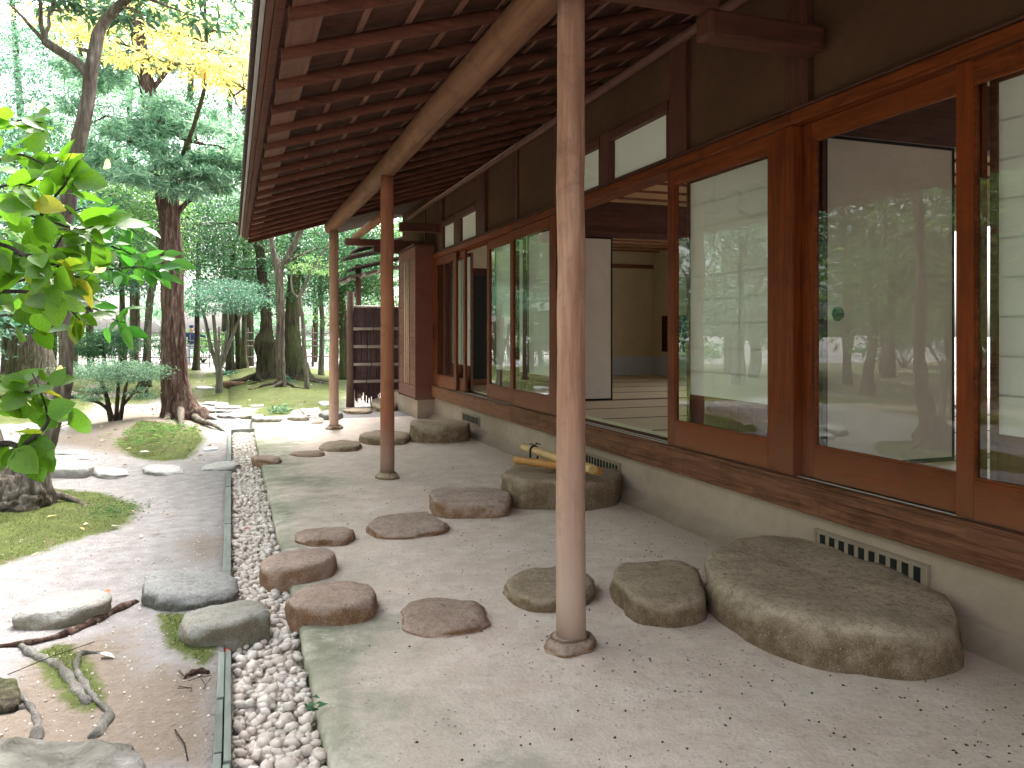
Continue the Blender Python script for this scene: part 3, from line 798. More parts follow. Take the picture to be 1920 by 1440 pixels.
# foundation
m = MB(); m.box(WX, WX + 0.15, Y0, YE, -0.1, 0.345)
fo = m.build("foundation", "plaster_foundation", H)
m = MB(); m.add([(2.84, Y0, 0.0), (2.84, YE, 0.0), (2.86, Y0, 0.012), (2.86, YE, 0.012), (WX - 0.01, Y0, 0.07), (WX - 0.01, YE, 0.07), (WX + 0.002, Y0, 0.085), (WX + 0.002, YE, 0.085)],
      [(0, 2, 3, 1), (2, 4, 5, 3), (4, 6, 7, 5)], True)
m.build("foundation_fillet", "plaster_foundation", H)
for (ya, yb, n_) in ((2.75, 3.43, 10), (5.75, 6.43, 12), (9.60, 10.3, 12)):
    v = bx("foundation_vent", "vent_concrete", H, WX - 0.012, WX + 0.002, ya - 0.03, yb + 0.03, 0.135, 0.262, 0.003)
    v.data = v.data  # frame plate; near-black strips on it paint the shade of open slots
    for k in range(n_):
        yc = ya + (yb - ya) * (k + 0.5) / n_; w_ = (yb - ya) / n_ * 0.27
        q = bx("vent_slot_shade", "shade_black", v, WX - 0.0155, WX - 0.0125, yc - w_, yc + w_, 0.158, 0.238, 0)
    q = bx("vent_lip", "vent_concrete", v, WX - 0.022, WX - 0.0125, ya - 0.03, ya - 0.012, 0.14, 0.257, 0.002)
    q = bx("vent_lip", "vent_concrete", v, WX - 0.022, WX - 0.0125, yb + 0.012, yb + 0.03, 0.14, 0.257, 0.002)
    q = bx("vent_lip", "vent_concrete", v, WX - 0.022, WX - 0.0125, ya - 0.011, yb + 0.011, 0.243, 0.257, 0.002)
# sill in three lengths
for a, b in ((Y0, 1.1), (1.103, 4.68), (4.683, 8.24), (8.243, Y1)):
    bx("sill", "wood_sill", H, 2.90, 3.12, a, b, 0.342, 0.498, 0.006)
    bx("sill_lip", "wood_sill", H, 2.893, 2.935, a, b, 0.500, 0.520, 0.004)
    bx("track", "wood_door_level", H, 2.937, 3.12, a, b, 0.500, 0.512, 0.002)
    bx("track_rail", "metal_strip", H, 2.968, 2.974, a, b, 0.5125, 0.518, 0)
    bx("track_rail", "metal_strip", H, 3.022, 3.028, a, b, 0.5125, 0.518, 0)
# head beam
for a, b in ((Y0, 3.62), (3.623, 8.24), (8.243, YE)):
    bx("head_beam", "wood_door_level", H, 2.925, 3.12, a, b, 2.467, 2.535, 0.005)
    bx("head_lip", "wood_beam_dark", H, 2.915, 3.12, a, b, 2.538, 2.552, 0.003)
# upper wall plaster between timbers
TZ0, TZ1 = 2.552, 3.55
def panel(a, b, z0=TZ0, z1=TZ1):
    bx("wall", "plaster_wall", H, 2.99, 3.06, a, b, z0, z1, 0)
def upright(a, b, z0=TZ0, z1=TZ1, x0=2.945, name="wall_post"):
    bx(name, "wood_post_dark", H, x0, 3.08, a, b, z0, z1, 0.005)
panel(Y0, 3.50); upright(3.50, 3.70)
panel(3.70, 4.73); upright(4.73, 4.95, x0=2.95)
# transom windows
def transom(a, b):
    fr = MB()
    fr.box(2.945, 3.06, a, b, 2.505 + 0.048, 2.575); fr.box(2.935, 3.07, a, b, 2.905, 2.975)
    fr.box(2.95, 3.05, a, a + 0.04, 2.576, 2.904); fr.box(2.95, 3.05, b - 0.04, b, 2.576, 2.904)
    w = fr.build("transom_window", "wood_post_dark", H, 0.003)
    bx("window_paper", "shoji_paper", w, 2.985, 2.987, a + 0.04, b - 0.04, 2.576, 2.904, 0)
    k = MB(); n_ = 3
    for i in range(1, n_): yy = a + 0.04 + (b - a - 0.08) * i / n_; k.box(2.989, 3.001, yy - 0.005, yy + 0.005, 2.576, 2.904)
    for zz in (2.66, 2.745, 2.83): k.box(2.9885, 3.0005, a + 0.04, b - 0.04, zz - 0.004, zz + 0.004)
    k.build("window_lattice", "wood_sill", w)
transom(4.95, 5.90); transom(6.06, 7.0)
upright(5.90, 6.06, z1=2.99)
panel(4.95, 7.0, z0=2.978)
upright(7.0, 7.10); panel(7.10, 8.18); upright(8.18, 8.27, x0=2.97, name="wall_batten"); panel(8.27, 9.30); upright(9.30, 9.66)
transom(9.66, 10.45); upright(10.45, 10.72, z1=2.99); transom(10.72, 11.40); panel(9.66, 11.40, z0=2.978)
upright(11.40, 11.56); panel(11.56, 12.6); upright(12.6, 12.66, x0=2.97, name="wall_batten"); panel(12.66, YE)
bx("wall", "plaster_wall", H, 2.99, 3.06, Y1, YE, 0.345, 2.465, 0)
upright(14.38, 14.5, 0.0, 2.465, name="corner_post")
# end wall of the house
bx("wall", "plaster_wall", H, 3.06, 8.0, YE - 0.12, YE - 0.05, 0.0, 3.55, 0)
# door-level posts
def dpost(a, b, x0=2.935): bx("door_post", "wood_door_upright", H, x0, 3.10, a, b, 0.513, 2.466, 0.005)
dpost(3.605, 3.755); dpost(7.0, 7.085); dpost(11.80, 11.86)

# glass sliding doors
def sliding_door(a, b, x, stl=0.085, str_=0.085, label=None, pull=None):
    z0, z1 = 0.520, 2.463; t0, t1 = x - 0.017, x + 0.017
    d = bpy.data.objects.new("sliding_door", None); COL.objects.link(d); d.parent = H; d.location = -H.location; d.empty_display_size = 0.1
    bx("stile", "wood_door_upright", d, t0, t1, a, a + str_, z0, z1); bx("stile", "wood_door_upright", d, t0, t1, b - stl, b, z0, z1)
    bx("top_rail", "wood_door_level", d, t0, t1, a + str_ + 0.001, b - stl - 0.001, 2.365, z1, 0.003)
    bx("bottom_rail", "wood_door_level", d, t0, t1, a + str_ + 0.001, b - stl - 0.001, z0, 0.690, 0.003)
    for (p, q, r_, s_) in ((a + str_, b - stl, 0.690, 0.700), (a + str_, b - stl, 2.355, 2.365), (a + str_, a + str_ + 0.010, 0.7005, 2.3545), (b - stl - 0.010, b - stl, 0.7005, 2.3545)):
        bx("glazing_bead", "wood_door_level", d, t0 + 0.006, t1 - 0.006, p, q, r_, s_, 0)
    gm = MB(); gm.add([(x, a + str_, 0.695), (x, b - stl, 0.695), (x, b - stl, 2.36), (x, a + str_, 2.36)], [(3, 2, 1, 0)])
    gm.build("glass_pane", "window_glass", d)
    if pull is not None: bx("door_pull", "black_lacquer", d, t0 - 0.006, t0 - 0.0005, pull - 0.02, pull + 0.02, 1.25, 1.45, 0.004)
    return d
sliding_door(1.42, 2.569, 2.962)
sliding_door(0.35, 1.46, 3.010)
sliding_door(-0.8, 0.36, 2.962); sliding_door(-1.95, -0.78, 3.010); sliding_door(-3.1, -1.93, 2.962)
sliding_door(2.482, 3.603, 3.010, stl=0.095)
sliding_door(3.757, 4.96, 2.962, stl=0.10, str_=0.078)
sliding_door(7.087, 8.354, 2.962, stl=0.10, str_=0.11)
sliding_door(8.262, 9.36, 3.010, stl=0.10, str_=0.09)
sliding_door(10.62, 11.80, 2.962, stl=0.10, str_=0.11, pull=11.76)
sliding_door(10.33, 11.50, 3.010)
# paper screens behind the glass
def shoji(a, b, x=3.085, z1=2.43, cols=4):
    m = MB(); z0 = 0.56
    m.box(x, x + 0.03, a, a + 0.035, z0, z1); m.box(x, x + 0.03, b - 0.035, b, z0, z1)
    m.box(x, x + 0.03, a + 0.035, b - 0.035, z1 - 0.05, z1); m.box(x, x + 0.03, a + 0.035, b - 0.035, z0, z0 + 0.05)
    m.box(x, x + 0.03, a + 0.035, b - 0.035, 0.84, 0.875)
    s_ = m.build("paper_screen", "wood_sill", H)
    bx("skirting_board", "wood_shutter_box", s_, x + 0.008, x + 0.02, a + 0.036, b - 0.036, z0 + 0.051, 0.839, 0)
    pm = MB(); pm.add([(x + 0.010, a + 0.035, 0.875), (x + 0.010, b - 0.035, 0.875), (x + 0.010, b - 0.035, z1 - 0.05), (x + 0.010, a + 0.035, z1 - 0.05)], [(0, 1, 2, 3)])
    pm.build("screen_paper", "shoji_paper", s_)
    k = MB()
    for i in range(1, cols): yy = a + 0.035 + (b - a - 0.07) * i / cols; k.box(x + 0.012, x + 0.022, yy - 0.0035, yy + 0.0035, 0.876, z1 - 0.051)
    for i in range(1, 9): zz = 0.876 + (z1 - 0.927) * i / 9; k.box(x + 0.0125, x + 0.0215, a + 0.035, b - 0.035, zz - 0.0035, zz + 0.0035)
    k.build("screen_lattice", "wood_sill", s_)
shoji(1.30, 2.52); shoji(0.2, 1.28); shoji(-1.2, 0.18)
shoji(3.70, 4.93); shoji(7.12, 8.18); shoji(8.3, 9.34, x=3.09); shoji(10.35, 11.42)

# shutter box
SBX = 2.655
sb = bx("shutter_box", "wood_shutter_box", H, SBX, WX - 0.003, 11.90, 11.925, 0.30, 2.66, 0.003)
bx("box_top", "wood_beam_dark", sb, SBX - 0.03, WX - 0.003, 11.87, 13.2, 2.662, 2.70, 0.003)
bx("box_board", "wood_box_board", sb, SBX, SBX + 0.012, 11.927, 13.15, 2.50, 2.66, 0.002)
zs = np.linspace(0.52, 2.497, 9)
for i in range(8):
    bx("box_board", "wood_box_board", sb, SBX + 0.004 + 0.003 * (i % 2), SBX + 0.016, 11.927, 13.15, zs[i] + 0.002, zs[i + 1] - 0.002, 0.002)
bx("box_board", "wood_box_board", sb, SBX - 0.002, SBX + 0.014, 11.927, 13.15, 0.33, 0.517, 0.002)
for yy in (12.37, 12.50, 12.63):
    m = MB(); m.tube([(SBX - 0.006, yy, 0.53), (SBX - 0.006, yy, 2.49)], 0.012, 6); m.build("bamboo_strip", "bamboo_strip", sb)
bx("box_end", "wood_shutter_box", sb, SBX, WX - 0.003, 13.152, 13.175, 0.30, 2.66, 0.002)
bx("box_pull", "black_lacquer", sb, 2.93, 2.965, 11.885, 11.898, 1.24, 1.46, 0.004)
m = MB(); m.box(2.70, WX, 11.95, 14.4, -0.05, 0.298); m.build("box_foundation", "plaster_foundation", H)

# tall posts carrying the eave beam
PX_ = 1.330
def log_post(y, r0, r1, mat, zt, label):
    m = MB(); n_ = 16
    pts = [(PX_ + 0.006 * noise.noise(Vector((k * .5, y, 0))), y + 0.006 * noise.noise(Vector((k * .5, 0, y))), 0.055 + (zt - 0.055) * k / n_) for k in range(n_ + 1)]
    m.tube(pts, [r0 + (r1 - r0) * k / n_ for k in range(n_ + 1)], 20, True, 0.03, y)
    p_ = tag(m.build("eave_post", mat, H), label)
    r_ = random.Random(int(y * 10))
    ol = [(PX_ + (0.108 + r_.uniform(-.015, .015)) * math.cos(a), y + (0.105 + r_.uniform(-.015, .015)) * math.sin(a)) for a in np.linspace(0, 2 * math.pi, 9)[:-1]]
    b_ = stone_mesh("base_stone", ol, 0.062, "stone_pink" if y < 5 else "stone_brown", y, 0.0, rnd=0.035, rough=0.012)
    loc = b_.location.copy(); b_.data.transform(Matrix.Translation(loc)); b_.parent = p_; b_.location = (0, 0, 0)
log_post(3.01, 0.062, 0.057, "wood_post_pale", 2.74, "pale pinkish log post nearest the camera")
log_post(7.12, 0.064, 0.058, "wood_post_red", 2.74, "reddish log post in the middle of the row")
log_post(11.07, 0.066, 0.062, "wood_post_pale", 2.73, "farthest weathered log post")
log_post(-1.05, 0.062, 0.057, "wood_post_pale", 2.74, "log post out beyond the front of the picture")
m = MB(); pts = [(PX_ + 0.01 * math.sin(y), y, 2.825 + 0.008 * noise.noise(Vector((y, 0, 0)))) for y in np.arange(-3.2, 11.45, 0.4)] + [(PX_, 11.42, 2.825)]
m.tube(pts, 0.093, 22, True, 0.02); m.build("eave_beam", "wood_log", H)
m = MB(); m.tube([(1.95, 10.5, 2.93), (1.95, 13.4, 2.93)], 0.062, 14); m.build("short_beam", "wood_log", H)
m = MB(); m.tube([(2.90, 3.3, 3.33), (2.90, 13.6, 3.33)], 0.034, 10); m.build("wall_pole", "wood_eave_plank", H)
# cross tie from beam to wall post
bx("tie_beam", "wood_cross_dark", H, 1.4, 2.3, 3.37, 3.49, 2.93, 3.03, 0.01)
bx("tie_beam", "wood_cross_dark", H, 2.24, 2.944, 3.36, 3.50, 2.79, 2.93, 0.02)
bx("cross_beam", "wood_cross_dark", H, 1.74, 2.985, 12.95, 13.07, 2.76, 2.87, 0.006)
bx("cross_beam", "wood_cross_dark", H, 2.2, 2.985, 12.97, 13.05, 2.66, 2.757, 0.006)
bx("cross_beam", "wood_cross_dark", H, 2.35, 2.985, 11.55, 11.67, 2.84, 2.97, 0.006)

# roof: rafters, laths, boards
SL = 0.305; XR0 = 0.215; ZR0 = 2.550
def zr(x): return ZR0 + (x - XR0) * SL
roof = MB(); roof.hexa([(0.10, -3.3, zr(0.10) + 0.145), (5.6, -3.3, zr(5.6) + 0.145), (5.6, 11.42, zr(5.6) + 0.145), (0.10, 11.42, zr(0.10) + 0.145),
                        (0.10, -3.3, zr(0.10) + 0.24), (5.6, -3.3, zr(5.6) + 0.24), (5.6, 11.42, zr(5.6) + 0.24), (0.10, 11.42, zr(0.10) + 0.24)])
roof = roof.build("roof", "bark_thatch", H)
r2 = MB(); r2.hexa([(1.75, 11.424, zr(1.75) + 0.145), (5.6, 11.424, zr(5.6) + 0.145), (5.6, 15.0, zr(5.6) + 0.145), (1.75, 15.0, zr(1.75) + 0.145),
                    (1.75, 11.424, zr(1.75) + 0.24), (5.6, 11.424, zr(5.6) + 0.24), (5.6, 15.0, zr(5.6) + 0.24), (1.75, 15.0, zr(1.75) + 0.24)])
r2.build("rear_roof", "bark_thatch", roof)
r3 = MB(); r3.hexa([(5.6, -3.3, zr(5.6) + 0.14), (8.9, -3.3, 3.0), (8.9, 15.0, 3.0), (5.6, 15.0, zr(5.6) + 0.14),
                    (5.6, -3.3, zr(5.6) + 0.24), (8.9, -3.3, 3.1), (8.9, 15.0, 3.1), (5.6, 15.0, zr(5.6) + 0.24)])
r3.build("back_slope", "bark_thatch", roof)  # unseen slope, kept short and high to let skylight into the rooms
# a rafter: squared log with eased corners
def slant(name, mat, par, x0, x1, y0, y1, d0, d1, bev=0.0):
    m = MB(); m.hexa([(x0, y0, zr(x0) + d0), (x1, y0, zr(x1) + d0), (x1, y1, zr(x1) + d0), (x0, y1, zr(x0) + d0),
                      (x0, y0, zr(x0) + d1), (x1, y0, zr(x1) + d1), (x1, y1, zr(x1) + d1), (x0, y1, zr(x0) + d1)])
    return m.build(name, mat, par, bev)
RS = 0.4735
ry = [3.27 + RS * k for k in range(-13, 17)]
raf = None
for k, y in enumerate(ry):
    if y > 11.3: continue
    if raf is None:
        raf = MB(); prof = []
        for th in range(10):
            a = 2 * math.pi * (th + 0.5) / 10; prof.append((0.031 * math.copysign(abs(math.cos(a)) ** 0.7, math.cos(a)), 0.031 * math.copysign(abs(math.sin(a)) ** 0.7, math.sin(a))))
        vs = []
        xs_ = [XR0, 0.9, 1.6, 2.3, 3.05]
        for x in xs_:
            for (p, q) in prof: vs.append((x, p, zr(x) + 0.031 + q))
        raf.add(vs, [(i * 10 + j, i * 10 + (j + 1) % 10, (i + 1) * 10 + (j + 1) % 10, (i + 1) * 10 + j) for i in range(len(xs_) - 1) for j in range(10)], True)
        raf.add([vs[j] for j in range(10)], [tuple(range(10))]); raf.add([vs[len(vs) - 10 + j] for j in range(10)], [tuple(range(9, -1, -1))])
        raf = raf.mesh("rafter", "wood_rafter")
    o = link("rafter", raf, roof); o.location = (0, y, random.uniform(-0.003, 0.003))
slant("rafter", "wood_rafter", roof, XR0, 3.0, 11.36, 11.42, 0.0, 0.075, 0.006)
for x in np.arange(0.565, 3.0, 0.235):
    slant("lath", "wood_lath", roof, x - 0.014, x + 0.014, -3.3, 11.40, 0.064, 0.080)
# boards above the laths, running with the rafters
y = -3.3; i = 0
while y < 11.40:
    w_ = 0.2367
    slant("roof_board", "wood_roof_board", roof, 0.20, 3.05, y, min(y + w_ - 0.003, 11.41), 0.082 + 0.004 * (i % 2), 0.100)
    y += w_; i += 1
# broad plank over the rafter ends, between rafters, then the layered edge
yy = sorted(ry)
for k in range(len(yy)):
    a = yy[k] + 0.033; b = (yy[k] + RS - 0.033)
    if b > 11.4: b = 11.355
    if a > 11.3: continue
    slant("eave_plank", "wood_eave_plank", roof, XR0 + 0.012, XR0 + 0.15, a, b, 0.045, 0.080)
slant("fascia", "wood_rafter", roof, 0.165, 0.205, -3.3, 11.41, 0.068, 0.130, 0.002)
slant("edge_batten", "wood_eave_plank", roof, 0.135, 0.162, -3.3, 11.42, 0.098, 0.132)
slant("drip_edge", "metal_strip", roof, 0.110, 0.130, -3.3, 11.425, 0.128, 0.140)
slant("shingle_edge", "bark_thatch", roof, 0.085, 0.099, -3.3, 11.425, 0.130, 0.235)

# rooms inside
FZ = 0.545
bx("floor", "wood_cross_dark", H, 3.06, 9.0, -3.1, 14.3, 0.40, FZ - 0.03, 0)
def mat_(x0, x1, y0, y1):
    long_x = (x1 - x0) > (y1 - y0)
    q = bx("tatami_mat", "tatami", H, x0 + 0.002, x1 - 0.002, y0 + 0.002, y1 - 0.002, FZ - 0.028, FZ, 0)
    w_ = 0.016
    for sd_ in (0, 1):
        if long_x: ya, yb = ((y0 + 0.001, y0 + w_), (y1 - w_, y1 - 0.001))[sd_]; bx("mat_border", "black_cord", q, x0 + 0.002, x1 - 0.002, ya, yb, FZ, FZ + 0.002, 0)
        else: xa, xb = ((x0 + 0.001, x0 + w_), (x1 - w_, x1 - 0.001))[sd_]; bx("mat_border", "black_cord", q, xa, xb, y0 + 0.002, y1 - 0.002, FZ, FZ + 0.002, 0)
for (a, b) in ((-2.0, 3.62), (3.70, 8.2), (8.3, 13.2)):
    n_ = int(round((b - a) / 0.93)); w_ = (b - a) / n_
    for i in range(n_):
        if i % 3 == 2:
            for j in range(2): mat_(3.13 + 0.0, 5.02, a + i * w_, a + (i + 1) * w_) if j == 0 else mat_(5.02, 6.9, a + i * w_, a + (i + 1) * w_)
        else:
            off = 0.93 if i % 2 else 0.0
            x = 3.13
            if off: mat_(3.13, 3.13 + 0.95, a + i * w_, a + (i + 1) * w_); x = 4.08
            while x < 7.4: mat_(x, min(x + 1.87, 7.5), a + i * w_, a + (i + 1) * w_); x += 1.87
bx("ceiling", "wood_ceiling", H, 3.08, 7.6, -3.0, 14.3, 2.86, 2.88, 0)
for y in np.arange(-2.8, 14.2, 0.45): bx("ceiling_batten", "wood_sill", H, 3.08, 7.6, y - 0.012, y + 0.012, 2.835, 2.859, 0)
# partitions with a board above the sliding panels
for yp in (3.62, 8.22):
    bx("partition_beam", "wood_cross_dark", H, 3.10, 7.5, yp - 0.05, yp + 0.05, 2.425, 2.50, 0)
    bx("partition_board", "wood_cross_dark", H, 3.10, 7.5, yp - 0.02, yp + 0.02, 2.501, 2.834, 0)
    bx("partition_sill", "wood_sill", H, 3.10, 7.5, yp - 0.05, yp + 0.05, FZ - 0.028, FZ + 0.004, 0)
def fusuma(x0, x1, y, handle=None):
    f = MB()
    f.box(x0, x0 + 0.018, y, y + 0.02, FZ + 0.006, 2.42); f.box(x1 - 0.018, x1, y, y + 0.02, FZ + 0.006, 2.42)
    f.box(x0 + 0.018, x1 - 0.018, y, y + 0.02, FZ + 0.006, FZ + 0.026); f.box(x0 + 0.018, x1 - 0.018, y, y + 0.02, 2.402, 2.42)
    f = f.build("sliding_panel", "black_lacquer", H)
    bx("panel_paper", "fusuma_paper", f, x0 + 0.018, x1 - 0.018, y + 0.003, y + 0.017, FZ + 0.026, 2.402, 0)
    if handle:
        m = MB(); m.tube([(handle, y + 0.004, 1.418), (handle, y - 0.004, 1.418)], 0.040, 20); m.build("round_pull", "black_lacquer", f)
        m = MB(); m.tube([(handle, y - 0.0042, 1.418), (handle, y - 0.0062, 1.418)], 0.022, 16); m.build("pull_cup", "metal_strip" if False else "black_cord", f)
bx("jamb", "wood_post_dark", H, 3.101, 3.124, 3.56, 3.66, 0.55, 2.424, 0)
fusuma(3.125, 4.085, 3.57, 3.215); fusuma(3.2, 4.14, 8.19)
fusuma(6.5, 7.45, 3.61)
# back walls
bx("room_wall", "plaster_room", H, 3.10, 7.52, 13.2, 13.26, FZ, 2.86, 0)
bx("room_wall", "plaster_room", H, 7.52, 7.58, 11.5, 13.26, FZ, 2.86, 0); bx("rear_screen", "shoji_paper", H, 7.54, 7.545, 10.6, 11.49, FZ, 2.86, 0)  # unseen wall cut short, screen added beside the gap, to light the far room
bx("wall_paper_base", "paper_base", H, 5.0, 7.515, 13.19, 13.198, FZ, 0.90, 0)
bx("wall_paper_base", "paper_base", H, 7.508, 7.516, 11.5, 13.188, FZ, 0.90, 0)
bx("wall_rail", "wood_sill", H, 5.0, 7.515, 13.16, 13.198, 2.55, 2.62, 0)
lw = MB()
for yv in np.linspace(11.9, 12.8, 12): lw.box(7.49, 7.512, yv - 0.012, yv + 0.012, 1.0, 1.64)
for zv in np.linspace(1.0, 1.64, 9): lw.box(7.488, 7.51, 11.88, 12.82, zv - 0.01, zv + 0.01)
lw.build("lattice_window", "wood_post_dark", H)
bx("lattice_back", "shade_black", H, 7.513, 7.519, 11.9, 12.8, 1.0, 1.64, 0)  # near-black sheet stands in for the shade behind the lattice
# cupboard wall seen through the far doors
bx("cupboard_wall", "plaster_room", H, 3.10, 5.0, 11.32, 11.38, 2.30, 2.86, 0)
bx("cupboard_wall", "plaster_room", H, 4.94, 5.0, 11.38, 13.19, FZ, 2.86, 0)
bx("cupboard_lintel", "wood_post_dark", H, 3.10, 5.0, 11.31, 11.385, 2.19, 2.299, 0)
bx("cupboard_door", "dark_panel", H, 3.10, 5.0, 11.33, 11.36, 0.64, 2.189, 0)
bx("cupboard_sill", "wood_sill", H, 3.10, 5.0, 11.31, 11.385, FZ, 0.639, 0)
# unseen far side: bays left open so skylight brightens the rooms, some screens
for yv in (-3.0, 0.3, 3.62, 5.9, 8.22): bx("rear_post", "wood_post_dark", H, 7.52, 7.64, yv - 0.06, yv + 0.06, 0.4, 2.86, 0)
bx("rear_wall", "plaster_room", H, 7.52, 7.58, -3.1, 8.2, 2.45, 2.86, 0)
for (a, b) in ((-2.9, -1.3), (4.7, 5.8), (2.5, 3.5)):
    bx("rear_screen", "shoji_paper", H, 7.54, 7.545, a, b, FZ, 2.44, 0)
bx("end_wall", "plaster_room", H, 3.10, 7.6, -3.16, -3.1, 0.3, 3.5, 0)

# ------------------------------------------------------------------ tied bamboo poles on the step stone
bt = thing("bamboo_barrier", on_ground(1040, 880, 0.27), "two golden bamboo poles tied together with black cord on a step stone", "bamboo poles")
def bamboo_pole(name, A, B, r, mat, par, nodes, seg=14):
    A, B = Vector(A), Vector(B); m = MB(); pts = []; rad = []
    L = (B - A).length
    for i in range(nodes):
        for (f_, rr) in ((0.0, 1.0), (0.46, 0.97), (0.88, 1.0), (0.94, 1.09), (0.97, 1.02)):
            q = (i + f_) / nodes; pts.append(A.lerp(B, q)); rad.append(r * rr)
    pts.append(B); rad.append(r)
    m.tube(pts, rad, seg); return m.build(name, mat, par)
SZ = 0.268
pa0 = at_depth(966, 861, 6.25); pa1 = at_depth(1127, 884, 5.75)
zl = SZ + 0.03
pa0 = on_ground(966, 862, zl + 0.012); pa1 = on_ground(1126, 884, zl + 0.002)
bamboo_pole("bamboo_pole", pa0, pa1, 0.031, "bamboo_gold", bt, 3)
pb0 = on_ground(982, 838, zl + 0.085); pb1 = on_ground(1112, 880, zl + 0.05)
bamboo_pole("bamboo_pole", pb0, pb1, 0.033, "bamboo_fresh", bt, 3)
q0 = Vector(pb0).lerp(Vector(pb1), 0.17)
dirp = (Vector(pb1) - Vector(pb0)).normalized(); sd = dirp.cross(Vector((0, 0, 1))).normalized(); upv = sd.cross(dirp)
m = MB()
for off in (-0.006, 0.006):
    m.tube([q0 + dirp * off + sd * 0.037 * math.cos(a) + upv * (0.037 * math.sin(a) + (-0.045 if math.sin(a) < -0.2 else 0)) for a in np.linspace(0, 2 * math.pi, 15)], 0.0045, 6)
m.tube([q0 + upv * 0.037, q0 + upv * 0.055 + sd * 0.02, q0 + upv * 0.05 + sd * 0.045], 0.004, 5)
m.tube([q0 + upv * 0.037, q0 + upv * 0.062 - sd * 0.01 + dirp * 0.02, q0 + upv * 0.045 - sd * 0.04 + dirp * 0.03], 0.004, 5)
m.tube([q0 + upv * 0.037, q0 + upv * 0.06 + dirp * 0.03, q0 + upv * 0.05 + dirp * 0.05], 0.004, 5)
m.build("cord", "black_cord", bt)

# ------------------------------------------------------------------ brushwood panel
FY = 14.4
bf = thing("brushwood_fence", (2.5, FY, 0), "dark brushwood screen with four bamboo rails at the house corner", "screen fence")
m = MB(); m.tube([(2.02, FY, -0.1), (2.03, FY, 0.8), (2.02, FY, 1.5), (2.025, FY, 2.08)], [0.075, 0.068, 0.066, 0.064], 12, True, 0.06); m.build("fence_post", "wood_fence_post", bf)
m = MB(); rs = random.Random(3)
x = 2.11
while x < 3.0:
    r_ = rs.uniform(0.008, 0.014); zb = rs.uniform(0.05, 0.26); zt = 1.80 + rs.uniform(-0.01, 0.02)
    m.tube([(x, FY + rs.uniform(-0.02, 0.02), zb), (x + rs.uniform(-0.01, 0.01), FY + rs.uniform(-0.015, 0.015), 1.0), (x + rs.uniform(-0.008, 0.008), FY, zt)], r_, 5)
    x += r_ * 1.55
tag(m.build("brushwood", "brushwood", bf), kind='stuff')
m = MB(); m.box(2.09, 3.0, FY + 0.022, FY + 0.03, 0.30, 1.79); m.build("backing", "wood_fence_post", bf)
for zc in (1.41, 1.09, 0.77, 0.46):
    bamboo_pole("bamboo_rail", (2.07, FY - 0.035, zc), (3.0, FY - 0.035, zc + rs.uniform(-.01, .01)), 0.032, "bamboo_old", bf, 2, 10)
    m = MB(); xk = 2.25 + rs.uniform(0, .3); m.tube([(xk, FY - 0.035 + 0.036 * math.cos(a), zc + 0.036 * math.sin(a)) for a in np.linspace(0, 2 * math.pi, 11)], 0.006, 5); m.build("cord", "black_cord", bf)
bamboo_pole("bamboo_cap", (2.09, FY, 1.81), (3.0, FY, 1.81), 0.022, "bamboo_old", bf, 2, 8)
# small roofed gate behind it
gt = thing("roofed_gate", (2.9, 16.2, 0), "small dark gate roof of bark strips behind the brushwood screen", "gate")
for (xp, yp) in ((2.45, 16.4), (3.35, 16.4)):
    m = MB(); m.tube([(xp, yp, -0.1), (xp + .02, yp, 2.75)], 0.06, 10, True, 0.05); m.build("gate_post", "wood_fence_post", gt)
for k, (z, xa) in enumerate(((2.42, 2.10), (2.62, 2.28), (2.85, 2.18), (3.02, 2.38))):
    m = MB(); m.hexa([(xa, 15.9, z), (3.9, 15.9, z + 0.42), (3.9, 17.1, z + 0.42), (xa, 17.1, z), (xa, 15.9, z + 0.035), (3.9, 15.9, z + 0.46), (3.9, 17.1, z + 0.46), (xa, 17.1, z + 0.035)])
    m.build("roof_layer", "bark_thatch", gt, 0.004)
for k in range(3):
    m = MB(); m.tube([(2.2 + 0.3 * k, 15.85, 2.40 + 0.1 * k), (2.2 + 0.3 * k, 17.1, 2.40 + 0.1 * k)], 0.035, 8); m.build("purlin", "bamboo_old", gt)

# ------------------------------------------------------------------ foliage
def unit(a): return a / (np.linalg.norm(a, axis=-1, keepdims=True) + 1e-9)
def leaf_cloud(P, D, L, W, droop=0.15, fold=0.25):
    """P base points, D directions (N,3); L, W arrays. One folded leaf = 4 verts, 2 triangles"""
    n = len(P); D = unit(D)
    side = unit(np.cross(D, rng.normal(0, 1, (n, 3)) * np.array([0.6, 0.6, 0.25]) + np.array([0, 0, 1.0])))
    up = np.cross(side, D)
    L = L[:, None]; W = W[:, None]
    tip = P + D * L - np.array([0, 0, 1.0]) * L * droop
    mid = P + D * L * 0.45
    a = mid + side * W * 0.5 + up * W * fold * 0.5; b = mid - side * W * 0.5 + up * W * fold * 0.5
    V = np.stack([P, a, tip, b], 1).reshape(-1, 3)
    base = np.arange(n)[:, None] * 4
    Fc = np.concatenate([base + np.array([[0, 1, 2]]), base + np.array([[0, 2, 3]])], 1).reshape(-1, 3)
    return V, Fc
